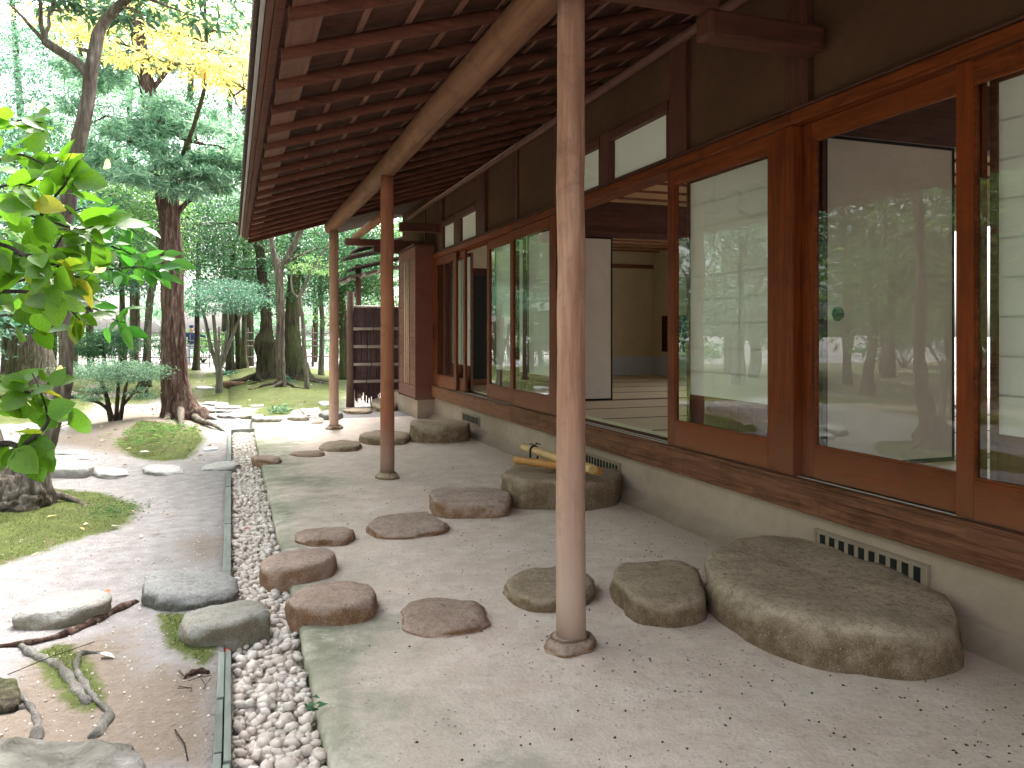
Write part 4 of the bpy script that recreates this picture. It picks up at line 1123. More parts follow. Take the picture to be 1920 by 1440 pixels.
def crown_points(clumps, n, shell=0.55):
    """clumps: (x,y,z,rx,ry,rz); leaves lie in uneven layers and twigs inside each"""
    C = np.array(clumps, float); w = (C[:, 3] * C[:, 4] * C[:, 5]) ** (2 / 3); w /= w.sum()
    k = rng.choice(len(C), n, p=w)
    # sub-clusters make light and dark tufts
    nsub = max(6, n // 45)
    ks = rng.choice(len(C), nsub, p=w)
    sd = unit(rng.normal(0, 1, (nsub, 3))) * (rng.uniform(shell ** 3, 1, nsub)[:, None] ** (1 / 3))
    sub = C[ks, :3] + sd * C[ks, 3:6]
    j = rng.integers(0, nsub, n)
    spread = np.minimum(C[ks[j], 3:6] * 0.24, 0.30)
    P = sub[j] + rng.normal(0, 1, (n, 3)) * spread * np.array([1, 1, 0.55])
    D = unit((P - sub[j]) + 0.35 * rng.normal(0, 0.2, (n, 3)))
    return P, D, sub
def crown(name, clumps, n, leafL, leafW, mat, parent, style='broad'):
    P, D, sub = crown_points(clumps, n if style != 'needle' else n // 9)
    if style == 'needle':     # rosettes of narrow leaves
        m_ = len(P); P = np.repeat(P, 9, 0); ax = np.repeat(unit(D + np.array([0, 0, 0.7])), 9, 0)
        D = unit(ax * 0.75 + unit(rng.normal(0, 1, (m_ * 9, 3))) * 0.9)
    else:
        D = unit(D * np.array([1, 1, 0.4]) + rng.normal(0, 0.5, D.shape) + np.array([0, 0, -0.15]))
    nn = len(P)
    L = leafL * rng.uniform(0.65, 1.25, nn); W = leafW * rng.uniform(0.7, 1.2, nn)
    V, Fc = leaf_cloud(P, D, L, W)
    return link(name, np_mesh(name, V, Fc, mat), parent), sub

def spline(pts, n):
    P = [np.array(p, float) for p in pts]; P = [2 * P[0] - P[1]] + P + [2 * P[-1] - P[-2]]
    out = []
    for i in range(1, len(P) - 2):
        for j in range(n):
            t_ = j / n; p0, p1, p2, p3 = P[i - 1:i + 3]
            out.append(0.5 * ((2 * p1) + (-p0 + p2) * t_ + (2 * p0 - 5 * p1 + 4 * p2 - p3) * t_ ** 2 + (-p0 + 3 * p1 - 3 * p2 + p3) * t_ ** 3))
    out.append(P[-2]); return out
def trunk_px(pts, d, zoff=-0.1):
    """pts: (u, v, width_px[, depth offset]); first point is the foot"""
    W = []
    for p in pts:
        dd = d + (p[3] if len(p) > 3 else 0)
        W.append(list(at_depth(p[0], p[1], dd)) + [p[2] / F * dd / 2])
    W = spline(W, 8)
    return [tuple(w[:3]) for w in W], [float(max(w[3], 0.004)) for w in W]
def limb(m, A, B, r0, r1, seed, seg=6, wob=0.08):
    A, B = Vector(A), Vector(B); L = (B - A).length; pts = []; rad = []
    for i in range(6):
        t_ = i / 5; p = A.lerp(B, t_)
        p += Vector((noise.noise(Vector((seed, i * .9, 0))), noise.noise(Vector((0, seed, i * .9))), noise.noise(Vector((i * .9, 0, seed))) + 0.3 * math.sin(t_ * 3.14))) * wob * L * math.sin(t_ * 3.14)
        pts.append(p); rad.append(r0 + (r1 - r0) * t_)
    m.tube(pts, rad, seg, False)
TREES = []
def tree(name, label, trunks, d, barkmat, clumps, n, leafL, leafW, leafmat, style='broad', group=None, limbs=(), base_seed=0, cat="tree", sparse_twigs=1.0, rough=0.10):
    """trunks: list of px polylines; clumps in px: (u, v, ru, rv, depth offset, rdepth)"""
    P0, R0 = trunk_px(trunks[0], d)
    root = thing(name, (P0[0][0], P0[0][1], ground_z(P0[0][0], P0[0][1])), label, cat, group)
    allp = []
    for i, tk in enumerate(trunks):
        P, Rr = trunk_px(tk, d)
        if i == 0 and len(P) > 3: P = [(P[0][0], P[0][1], P[0][2] - 0.15)] + P; Rr = [Rr[0] * 1.25] + Rr
        m = MB(); m.tube(P, Rr, 18 if Rr[0] > 0.1 else 9, True, rough if Rr[0] > 0.05 else 0.04, base_seed + i, 0.12 if i == 0 and Rr[0] > 0.12 else 0)
        m.build("trunk" if i == 0 else "limb", barkmat, root)
        allp += [Vector(p) for p in P[len(P) // 3:]] if i == 0 else [Vector(p) for p in P]
    C = []
    for (u, v, ru, rv, dz, rd) in clumps:
        dd = d + dz; x, y, z = at_depth(u, v, dd); s_ = dd / F
        C.append((x, y, z, ru * s_ * CS + rd * SN, ru * s_ * SN + rd * CS, rv * s_))
    if n > 0:
        ob, sub = crown("crown", C, n, leafL, leafW, leafmat, root, style)
        m = MB(); rs = random.Random(base_seed)
        for c in C:     # a branch to each clump, twigs to some tufts
            cv = Vector(c[:3]); near = min(allp, key=lambda p: (p - cv).length + max(0, p.z - cv.z) * 0.6)
            L = (cv - near).length
            limb(m, near, cv, min(0.05, 0.012 + L * 0.012), 0.008, rs.uniform(0, 50))
            ss = [q for q in sub if np.linalg.norm((q - np.array(c[:3])) / np.array(c[3:6])) < 1.15]
            rs.shuffle(ss)
            for q in ss[:int(7 * sparse_twigs)]:
                limb(m, cv.lerp(near, rs.uniform(0, 0.3)), q, 0.008, 0.003, rs.uniform(0, 50), 4)
        tag(m.build("branches", barkmat, root), kind="stuff")
    return root

# main red-barked tree with needle-leaved tufts
tree("red_bark_tree", "tall red barked tree with flaring roots and blue green needle tufts", [
    [(345, 788, 92), (338, 770, 72), (331, 730, 54), (327, 680, 46), (325, 600, 42), (322, 500, 40), (317, 400, 38), (305, 310, 36), (290, 240, 34), (278, 170, 30), (262, 90, 26), (250, -20, 22), (245, -160, 18)],
    [(298, 260, 14), (325, 248, 12), (350, 262, 9), (380, 270, 6)],
    [(275, 180, 12), (300, 150, 9), (330, 120, 7), (370, 128, 5)],
    [(270, 140, 12), (235, 110, 10), (205, 90, 7)],
    [(318, 420, 12), (345, 385, 9), (375, 360, 6)]], 12.25, "bark_red",
    [(365, 205, 60, 30, -0.3, .7), (300, 225, 70, 22, -0.8, .6), (425, 280, 55, 28, -0.6, .7), (400, 320, 60, 26, -0.3, .7), (235, 265, 55, 30, -0.7, .7),
     (215, 310, 50, 26, -0.2, .6), (330, 335, 60, 22, -0.9, .6), (280, 320, 50, 22, -1.0, .6), (380, 140, 65, 26, 0.3, .7), (220, 150, 60, 30, 0.5, .8),
     (440, 350, 35, 25, 0.2, .5), (250, 60, 60, 30, 0.6, .8), (370, 60, 60, 26, 0.8, .7), (140, 230, 45, 28, 0.3, .6), (300, -60, 120, 50, 0, 1.2), (200, -150, 120, 60, 0, 1.2)],
    40000, 0.15, 0.026, "leaf_needle", 'needle', base_seed=3)
# roots of it
rt = [o for o in bpy.data.objects if o.name == "red_bark_tree"][0]
for k, (pts) in enumerate(([(345, 760, 20), (365, 782, 14), (398, 796, 7), (420, 802, 3)], [(330, 770, 18), (312, 786, 12), (296, 792, 5)], [(338, 776, 16), (340, 797, 10), (344, 806, 4)], [(352, 768, 16), (385, 778, 9), (405, 781, 4)])):
    m = MB(); W = [list(on_ground(u, v, 0.05)) + [w / F * depth_of(790) / 2] for u, v, w in pts]; W[0][2] = 0.22; W[-1][2] = 0.0
    W = spline(W, 4); m.tube([w[:3] for w in W], [max(0.008, w[3]) for w in W], 8, True, 0.1); m.build("root", "bark_grey", rt)

# gnarled tree at left
tree("gnarled_tree", "gnarled rough barked tree with a swollen base and forked stem", [
    [(34, 957, 120), (38, 930, 112), (50, 898, 92), (72, 860, 46), (92, 810, 36), (112, 755, 30), (124, 690, 30), (124, 620, 32), (118, 540, 30), (117, 460, 29), (128, 380, 28), (140, 300, 27), (158, 215, 26), (172, 130, 24), (186, 60, 22), (215, 20, 18), (260, -20, 14)],
    [(30, 905, 50), (12, 870, 34), (0, 840, 24), (-14, 790, 20), (-30, 700, 18)],
    [(170, 150, 18), (150, 122, 17), (118, 100, 17), (84, 78, 16)],
    [(180, 110, 8), (165, 96, 8), (148, 92, 7)]], 5.95, "bark_grey",
    [(255, 18, 70, 22, -0.1, .35), (330, 18, 50, 26, -0.2, .3), (215, 8, 60, 20, 0.1, .3), (100, 0, 70, 18, 0, .3), (20, 10, 50, 30, .1, .3), (250, -70, 160, 40, 0, .6), (50, -90, 160, 50, 0, .6)],
    1500, 0.10, 0.036, "leaf_dark", base_seed=5, rough=0.24)
gn = [o for o in bpy.data.objects if o.name == "gnarled_tree"][0]
IV3, IF3 = ico(4)
for k, (u, v, dd, sx, sz) in enumerate(((20, 925, -0.10, 0.16, 0.13), (58, 930, -0.08, 0.12, 0.12), (36, 948, -0.16, 0.15, 0.09), (-6, 940, 0.0, 0.15, 0.13), (72, 950, 0.02, 0.09, 0.07), (44, 893, -0.04, 0.11, 0.09))):
    v3 = lumpy(IV3, 40.0 + k * 3, 0.45); v3 = np.array([p * (1 + 0.10 * noise.noise(Vector(p) * 5) + 0.05 * noise.noise(Vector(p) * 11)) for p in v3]) * np.array([sx, sx, sz]) + np.array(at_depth(u, v, 5.95 + dd))
    link("burl", np_mesh("burl", v3, IF3, "bark_grey", True), gn)
# yellow-leaved tree
tree("yellow_leaved_tree", "thin tree with pale yellow autumn leaves", [
    [(338, 742, 12, 4.0), (326, 600, 9, 3.8), (322, 450, 8, 3.6), (330, 330, 8, 3.0), (362, 240, 8, 1.5), (386, 150, 8, 0.3), (386, 60, 7, 0), (380, -60, 5)],
    [(386, 150, 5), (350, 125, 6), (310, 118, 4)], [(388, 120, 4), (420, 150, 3), (455, 215, 2)], [(386, 80, 4), (330, 60, 3), (270, 55, 2)]], 9.2, "bark_mossy",
    [(425, 130, 50, 40, 0, .5), (460, 165, 30, 40, 0, .4), (400, 95, 50, 24, 0, .5), (460, 205, 24, 22, 0, .3), (330, 75, 40, 22, 0, .4),
     (225, 80, 60, 30, -.3, .4), (270, 110, 45, 22, -.3, .4), (150, 45, 70, 26, -.3, .5), (110, 30, 50, 20, -.2, .4), (420, 60, 50, 20, 0, .5), (250, -40, 150, 30, 0, .6)],
    4300, 0.085, 0.038, "leaf_yellow", base_seed=6)
# rounded shrub
tree("clipped_shrub", "small rounded grey green shrub on several bare stems", [
    [(212, 796, 16), (206, 775, 11), (200, 745, 8), (190, 715, 6), (185, 690, 4)], [(218, 797, 9), (219, 765, 8), (222, 720, 6), (222, 690, 4)],
    [(224, 796, 9), (229, 765, 8), (236, 725, 6), (245, 695, 4)], [(206, 770, 8), (185, 755, 6), (160, 750, 4)], [(230, 760, 6), (252, 735, 5), (262, 715, 3)]], 11.5, "bark_dark",
    [(215, 690, 62, 18, 0, .5), (180, 700, 36, 20, 0, .4), (255, 700, 36, 20, 0, .4), (175, 738, 24, 12, -.1, .25), (262, 735, 22, 12, 0, .25), (218, 705, 50, 18, -.3, .3)],
    8500, 0.034, 0.017, "leaf_shrub", base_seed=8, cat="shrub")
tree("round_bush", "bright green dense bush in front of the bamboo fence", [
    [(195, 690, 8), (195, 660, 6), (195, 640, 4)]], 18.5, "bark_dark",
    [(195, 645, 50, 24, 0, .8), (215, 632, 26, 14, 0, .5), (165, 650, 25, 18, 0, .5)], 6500, 0.06, 0.03, "leaf_green", base_seed=9, cat="bush")
tree("low_bush", "low bluish bush right of the clipped shrub", [
    [(275, 735, 6), (275, 715, 5), (275, 705, 3)]], 16.5, "bark_dark",
    [(285, 700, 26, 14, 0, .4), (262, 690, 22, 10, 0.3, .3)], 2200, 0.04, 0.02, "leaf_shrub", base_seed=10, cat="bush")
# cut trunk at left
m = MB(); P, Rr = trunk_px([(78, 764, 120), (70, 745, 96), (62, 715, 84), (58, 680, 80), (57, 650, 74), (57, 628, 66)], 15.6)
m.tube(P, Rr, 20, True, 0.08, 2.0, 0.12); root = thing("cut_trunk", (P[0][0], P[0][1], 0), "broad pale cut trunk standing at the left behind the gnarled tree", "tree trunk")
m.build("trunk", "bark_grey", root)
m = MB(); 
for k in range(4):
    a = k * 1.6 + .4; c0 = Vector(P[2]); limb(m, c0 + Vector((math.cos(a) * .3, math.sin(a) * .3, -.3)), c0 + Vector((math.cos(a) * .9, math.sin(a) * .9, -.42)), 0.12, 0.03, k)
m.build("root", "bark_grey", root)

BG = "slender trees between the path and the bamboo fence"
# trees on the moss mound
tree("hollow_tree", "dark swollen old trunk with a narrow neck on the moss mound", [
    [(502, 722, 62), (503, 700, 44), (503, 670, 40), (500, 650, 44), (497, 638, 40), (499, 620, 24), (498, 580, 20), (492, 520, 18), (486, 460, 17), (478, 400, 16), (470, 300, 12)],
    [(492, 645, 12), (484, 638, 9), (480, 636, 6)]], 20.0, "bark_dark",
    [(440, 560, 50, 30, 0, .9), (400, 500, 50, 40, 0, 1.0), (470, 560, 30, 30, .5, .8), (440, 420, 60, 40, 0, 1.2), (520, 470, 40, 25, 0, .8), (360, 420, 50, 40, 0, 1)], 6000, 0.11, 0.05, "leaf_dark", base_seed=11)
tree("forked_tree", "slim grey trunk forking below the eaves", [
    [(528, 742, 22), (527, 715, 17), (525, 660, 16), (526, 600, 16), (524, 540, 15), (522, 505, 17), (512, 470, 11), (506, 430, 10), (500, 380, 9)],
    [(524, 510, 12), (540, 480, 12), (556, 450, 11), (572, 415, 10), (585, 380, 8)], [(527, 500, 4), (555, 482, 4), (598, 465, 3)], [(519, 495, 3), (500, 470, 2), (482, 455, 2)]], 17.2, "bark_grey",
    [(560, 400, 80, 40, 0, 1.0), (480, 380, 60, 40, 0, 1.0)], 1800, 0.07, 0.035, "leaf_green", base_seed=12)
tree("mossy_tree", "stout mossy trunk with a cleft base behind the slim trees", [
    [(560, 722, 66), (558, 700, 50), (552, 670, 38), (548, 640, 32), (548, 600, 28), (550, 550, 25), (552, 500, 22), (553, 440, 20), (556, 360, 17)],
    [(560, 560, 7), (570, 530, 6), (560, 500, 4)]], 20.5, "bark_mossy",
    [(590, 510, 60, 35, 0, 1.2), (560, 560, 40, 20, .5, .8), (640, 480, 50, 40, 0, 1.1), (600, 440, 80, 40, 0, 1.3), (520, 560, 30, 20, 1, .8)], 6500, 0.10, 0.045, "leaf_green", base_seed=13)
tree("pale_sapling", "thin pale sapling with a forked top left of the third post", [
    [(577, 738, 12), (574, 700, 9), (570, 640, 8), (568, 600, 8), (562, 560, 7), (570, 540, 7), (585, 505, 6), (600, 480, 4), (625, 445, 3)], [(562, 560, 4), (548, 545, 4), (545, 500, 3)]], 17.6, "bark_pale",
    [(585, 500, 30, 20, 0, .6)], 700, 0.06, 0.03, "leaf_light", base_seed=14)
tree("fan_tree", "small pale tree whose limbs fan out from a short stem", [
    [(411, 736, 14), (411, 715, 12), (410, 692, 13), (402, 672, 8), (394, 645, 7), (387, 610, 6), (380, 580, 5)],
    [(409, 695, 9), (407, 665, 8), (404, 630, 7), (400, 590, 6)], [(411, 695, 9), (420, 670, 8), (432, 640, 7), (448, 600, 5), (462, 560, 4)], [(412, 690, 8), (418, 660, 6), (426, 630, 6), (428, 600, 5)]], 17.4, "bark_pale",
    [(400, 560, 62, 24, 0, .9), (440, 565, 40, 22, 0, .7), (370, 575, 30, 18, -.3, .6), (420, 540, 50, 20, .2, .8)], 6500, 0.06, 0.026, "leaf_blue_green", base_seed=15)
bgspec = [ # trunk px, depth, bark, crown clumps, leaves, mat, label
    ([(432, 697, 17), (432, 660, 12), (433, 620, 11), (434, 560, 10), (436, 450, 9)], 27, "bark_dark", [(440, 500, 60, 50, 0, 1.6), (420, 420, 60, 50, 0, 1.6)], 3800, "leaf_green", "dark straight trunk left of the swollen trunk"),
    ([(447, 694, 14), (447, 650, 11), (444, 600, 10), (440, 520, 9), (436, 420, 8)], 27.6, "bark_dark", [(470, 440, 60, 50, 0, 1.6)], 2200, "leaf_light", "dark trunk in the middle of three by the fence"),
    ([(459, 693, 16), (457, 660, 10), (458, 600, 9), (458, 540, 8), (460, 440, 7)], 27.3, "bark_mossy", [(480, 520, 40, 40, 0, 1.4)], 1800, "leaf_green", "ivy wrapped trunk rightmost of three by the fence"),
    ([(367, 686, 12), (369, 640, 9), (370, 590, 9), (372, 500, 8), (374, 380, 7)], 29, "bark_dark", [(350, 470, 50, 50, 0, 1.6), (400, 380, 60, 60, 0, 1.6)], 3800, "leaf_blue_green", "dark trunk just right of the red barked tree"),
    ([(232, 700, 13), (231, 640, 11), (229, 560, 10), (228, 480, 9), (226, 380, 8), (220, 250, 7)], 20, "bark_mossy", [(200, 420, 60, 60, 0, 1.4), (240, 330, 60, 60, 0, 1.4), (200, 530, 50, 30, 0, 1.0)], 5200, "leaf_blue_green", "greenish trunk rising behind the clipped shrub"),
    ([(256, 705, 12), (256, 650, 9), (258, 600, 9), (257, 520, 8), (262, 420, 7)], 21.5, "bark_grey", [(260, 490, 40, 40, 0, 1.2)], 2200, "leaf_green", "thin trunk behind the clipped shrub"),
    ([(274, 715, 18), (276, 670, 14), (277, 620, 13), (282, 560, 13), (290, 520, 11), (296, 480, 9), (300, 380, 8)], 19.2, "bark_grey", [(300, 440, 40, 60, 0, 1.2), (270, 380, 50, 40, 0, 1.2)], 3000, "leaf_light", "curved trunk left of the red barked tree"),
    ([(602, 700, 12), (603, 650, 9), (604, 600, 9), (600, 540, 8), (605, 470, 7)], 24, "bark_pale", [(620, 520, 40, 40, 0, 1.2), (590, 460, 50, 30, 0, 1.2)], 2600, "leaf_green", "pale thin trunk just left of the third post"),
    ([(648, 706, 26), (646, 660, 19), (642, 600, 17), (636, 540, 15), (630, 480, 14), (620, 400, 12)], 23, "bark_mossy", [(660, 500, 50, 40, 0, 1.3), (700, 480, 50, 40, 0, 1.3), (640, 440, 70, 40, 0, 1.5), (690, 540, 30, 20, 0, 1)], 5200, "leaf_green", "green trunk right of the third post"),
    ([(98, 712, 16), (99, 670, 13), (100, 620, 12), (104, 560, 10), (100, 440, 9), (96, 300, 8)], 23, "bark_dark", [(80, 480, 60, 60, 0, 1.5), (110, 380, 60, 50, 0, 1.5), (60, 280, 60, 60, 0, 1.5)], 5200, "leaf_green", "dark trunk behind the gnarled tree stem"),
    ([(142, 700, 8), (142, 650, 7), (143, 600, 7), (150, 500, 6)], 25, "bark_grey", [(150, 520, 50, 40, 0, 1.2)], 2000, "leaf_light", "thin grey trunk beside the gnarled tree stem"),
    ([(12, 700, 18), (12, 640, 14), (16, 560, 12), (20, 440, 11), (24, 300, 10)], 24, "bark_mossy", [(20, 400, 60, 60, 0, 1.5), (0, 560, 50, 40, 0, 1.5), (20, 180, 80, 70, 0, 1.8), (-60, 300, 80, 80, 0, 1.6)], 6500, "leaf_blue_green", "mossy trunk at the far left edge"),
    ([(84, 700, 10), (86, 650, 8), (80, 600, 8), (78, 500, 7)], 26, "bark_mossy", [(60, 600, 60, 30, 0, 1.3)], 2200, "leaf_green", "leaning thin trunk left of the gnarled stem"),
    ([(330, 692, 12), (338, 500, 14), (350, 300, 13), (360, 100, 11), (365, -60, 9)], 28, "bark_dark", [(400, 230, 90, 60, 0, 1.8), (330, 60, 110, 60, 0, 2), (440, 60, 60, 60, 0, 2), (300, 400, 70, 60, 0, 2), (430, 400, 60, 50, 0, 2)], 8500, "leaf_green", "tall dark tree rising behind the red barked tree"),
    ([(170, 692, 12), (165, 500, 14), (160, 300, 13), (150, 100, 11), (140, -60, 9)], 29, "bark_dark", [(120, 120, 110, 60, 0, 2), (60, 30, 110, 60, 0, 2), (210, 200, 80, 60, 0, 2), (150, 420, 80, 50, 0, 2), (230, 30, 80, 50, 0, 2)], 9000, "leaf_blue_green", "tall dark tree rising behind the gnarled tree"),
    ([(60, 690, 14), (52, 500, 14), (44, 300, 13), (30, 100, 11), (20, -40, 9)], 34, "bark_dark", [(60, 100, 90, 60, 0, 2), (20, 230, 90, 60, 0, 2), (90, 300, 60, 60, 0, 2), (40, 30, 110, 50, 0, 2), (120, 200, 70, 50, 0, 2)], 9000, "leaf_far_haze", "haze paled tall tree far behind at the left"),
    ([(250, 690, 10), (248, 500, 11), (244, 300, 10), (240, 100, 9)], 36, "bark_dark", [(240, 300, 80, 60, 0, 2), (280, 180, 70, 60, 0, 2), (330, 420, 80, 60, 0, 2), (200, 230, 60, 50, 0, 2), (250, 420, 80, 60, 0, 2), (310, 90, 60, 50, 0, 2)], 9000, "leaf_far_haze", "haze paled tall tree far behind the clipped shrub"),
    ([(420, 690, 10), (424, 500, 11), (430, 300, 10), (432, 150, 9)], 38, "bark_dark", [(440, 330, 60, 60, 0, 2), (410, 250, 60, 60, 0, 2), (470, 460, 70, 50, 0, 2), (400, 520, 70, 40, 0, 2), (450, 170, 40, 40, 0, 2)], 8000, "leaf_far_haze", "haze paled tall tree far behind the swollen trunk"),
    ([(590, 690, 10), (592, 560, 10), (596, 450, 9)], 38, "bark_dark", [(600, 480, 90, 50, 0, 2), (680, 500, 80, 60, 0, 2), (560, 590, 60, 20, 0, 2), (740, 480, 60, 60, 0, 2)], 7000, "leaf_far_haze", "haze paled tree far behind the third post"),
    ([(470, 690, 12), (466, 500, 14), (462, 300, 13), (460, 100, 11)], 33, "bark_dark", [(450, 250, 40, 60, 0, 2), (470, 90, 50, 60, 0, 2), (560, 540, 70, 30, 0, 2), (640, 560, 50, 25, 0, 2), (490, 400, 60, 50, 0, 2)], 6500, "leaf_blue_green", "tall tree beyond the eave tip"),
]
for i, (tp, d, bk, cl, n, lm, lb) in enumerate(bgspec):
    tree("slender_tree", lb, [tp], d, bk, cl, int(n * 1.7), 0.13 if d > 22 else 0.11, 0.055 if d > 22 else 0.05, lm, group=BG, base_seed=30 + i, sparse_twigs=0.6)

# trees beyond the left edge of the picture: the panes mirror them
rs = random.Random(21)
proto = {}
def crown_proto(k, lm):
    cl = [(rs.uniform(-1.6, 1.6), rs.uniform(-1.6, 1.6), rs.uniform(1.7, 7.0), rs.uniform(.8, 1.4), rs.uniform(.8, 1.4), rs.uniform(.5, .9)) for _ in range(12)]
    P, D, sub = crown_points(cl, 6500); D = unit(D * np.array([1, 1, 0.4]) + rng.normal(0, 0.5, D.shape))
    V, Fc = leaf_cloud(P, D, 0.14 * rng.uniform(.6, 1.3, len(P)), 0.065 * rng.uniform(.7, 1.2, len(P)))
    m = MB(); pts = [(0.10 * math.sin(z * .8 + k), 0.1 * math.cos(z * .7 + k), z) for z in np.linspace(-0.1, 6.8, 12)]
    m.tube(pts, [0.16 * (1 - .09 * i) for i in range(12)], 10, True, 0.1, k)
    for c in cl: limb(m, (0.1, 0.1, max(1.8, c[2] - 1.2)), c[:3], 0.04, 0.01, c[0])
    return np_mesh("crown", V, Fc, lm), m.mesh("trunk", ("bark_grey", "bark_dark", "bark_mossy")[k % 3])
protos = [crown_proto(0, "leaf_green"), crown_proto(1, "leaf_light"), crown_proto(2, "leaf_blue_green"), crown_proto(3, "leaf_yellow")]
spots = [(-4.5, 9.0, 1), (-7.0, 13.5, 0), (-5.2, 4.6, 2), (-8.5, 7.5, 3), (-9.5, 17, 0), (-12, 11, 1), (-8, 2.0, 0), (-12.5, 4.5, 2), (-14, 16, 2), (-6.5, -2, 1), (-11, -2, 0), (-15, 21, 1),
         (-5.0, -6, 2), (-17, 9, 0), (-10, 23, 2), (-16, 0, 1), (-20, 15, 0), (-21, 24, 2), (2.0, -9, 0), (-2, -13, 1),
         (-6.0, 16.5, 2), (-9.5, 12.2, 0), (-7.5, 10.2, 2), (-11.0, 7.0, 0), (-10.5, 14.5, 1), (-13.5, 13.5, 0), (-13, 19, 0), (-9, 20, 2), (-15, 12, 2), (-18, 19, 0), (-14.5, 8.5, 1), (-18, 5, 2), (-6.5, 19.5, 0)]
ORD = ["first", "second", "third", "fourth", "fifth", "sixth", "seventh", "eighth", "ninth", "tenth"]
KIND = ["dark green leaved", "light green leaved", "blue green leaved", "yellow leaved"]
def band(x): return 0 if x > -8 else 1 if x > -12.2 else 2
def gt_label(x, y, k):
    same = sorted([q for q in spots if band(q[0]) == band(x) and q[2] == k], key=lambda q: q[1])
    return KIND[k] + " garden tree, " + ORD[same.index((x, y, k))] + " of its kind, " + ("row nearest the house", "middle row", "row farthest left")[band(x)]
for i, (x, y, k) in enumerate(spots):
    rt_ = thing("garden_tree", (x, y, 0), gt_label(x, y, k), "tree", "garden trees left of the picture")
    for me_, nm in ((protos[k][0], "crown"), (protos[k][1], "trunk")):
        o = bpy.data.objects.new(nm, me_); COL.objects.link(o); o.parent = rt_
    rt_.rotation_euler = (0, 0, rs.uniform(0, 6.3)); s_ = rs.uniform(.85, 1.15); rt_.scale = (s_, s_, s_)
def bush_proto(k, lm):
    cl = [(rs.uniform(-.9, .9), rs.uniform(-.9, .9), rs.uniform(.5, 1.4), rs.uniform(.5, .8), rs.uniform(.5, .8), rs.uniform(.3, .5)) for _ in range(8)]
    P, D, sub = crown_points(cl, 3600); P[:, 2] = np.abs(P[:, 2]); D = unit(D * np.array([1, 1, 0.5]) + rng.normal(0, 0.5, D.shape))
    V, Fc = leaf_cloud(P, D, 0.10 * rng.uniform(.6, 1.3, len(P)), 0.045 * rng.uniform(.7, 1.2, len(P)))
    m = MB()
    for c in cl: limb(m, (0, 0, -0.05), c[:3], 0.025, 0.008, c[0])
    return np_mesh("crown", V, Fc, lm), m.mesh("stems", "bark_dark")
BP = [bush_proto(0, "leaf_green"), bush_proto(1, "leaf_light"), bush_proto(2, "leaf_blue_green")]
n_b = 0
for i in range(34):
    if i < 22: x, y = -19.5 + rs.uniform(-2.2, 2.2), -6 + i * 1.45 + rs.uniform(-.4, .4)
    else: x, y = -17 + (i - 22) * 1.75, 36.5 + rs.uniform(-1.5, 1.5) + (i - 22) * .25
    rt_ = thing("garden_bush", (x, y, 0), ("leafy bush in the hedge row along the left side" if i < 22 else "leafy bush beyond the bamboo fence at the back"), "bush", "bushes along the left side" if i < 22 else "bushes beyond the bamboo fence")
    for me_, nm in zip(BP[i % 3], ("crown", "stems")):
        o = bpy.data.objects.new(nm, me_); COL.objects.link(o); o.parent = rt_
    rt_.rotation_euler = (0, 0, rs.uniform(0, 6.3)); s_ = rs.uniform(.9, 1.5) if i < 22 else rs.uniform(.6, 1.0); rt_.scale = (s_, s_, s_)
# reflection-side far trees behind the house for skylight balance
for i, (x, y, k) in enumerate(((14, 2, 0), (15, 9, 2), (13, 16, 1), (7, 21, 2), (10.5, 26, 0), (4.5, 24, 1))):
    rt_ = thing("garden_tree", (x, y, 0), ["dark leafy tree behind the near rooms of the house", "blue green tree behind the middle rooms", "light green tree behind the far rooms", "blue green tree beyond the roofed gate", "dark tree far beyond the roofed gate", "light green tree between roofed gate and fence"][i], "tree", "garden trees behind the tea house")
    for me_, nm in ((protos[k][0], "crown"), (protos[k][1], "trunk")):
        o = bpy.data.objects.new(nm, me_); COL.objects.link(o); o.parent = rt_
    rt_.rotation_euler = (0, 0, rs.uniform(0, 6.3))

# far wood beyond the fence
cl = []
for k in range(150):
    ang = R(rs.uniform(-125, 42)); dist = rs.uniform(44, 75)
    x, y = dist * math.sin(ang), dist * math.cos(ang); z = rs.choice((1.2, 2.0, 2.6, 4, 5.5, 7, 9, 12)) + rs.uniform(-.8, .8)
    cl.append((x, y, z, rs.uniform(2.5, 5), rs.uniform(2.5, 5), rs.uniform(1.2, 2.6)))
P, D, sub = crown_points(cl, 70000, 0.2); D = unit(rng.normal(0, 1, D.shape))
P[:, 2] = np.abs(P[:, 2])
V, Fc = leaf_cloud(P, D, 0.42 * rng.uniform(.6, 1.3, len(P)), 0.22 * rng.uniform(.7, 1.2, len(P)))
tag(link("far_wood", np_mesh("far_wood", V, Fc, "leaf_far_haze")), "haze paled leafy wood far beyond the bamboo fence", kind='stuff')

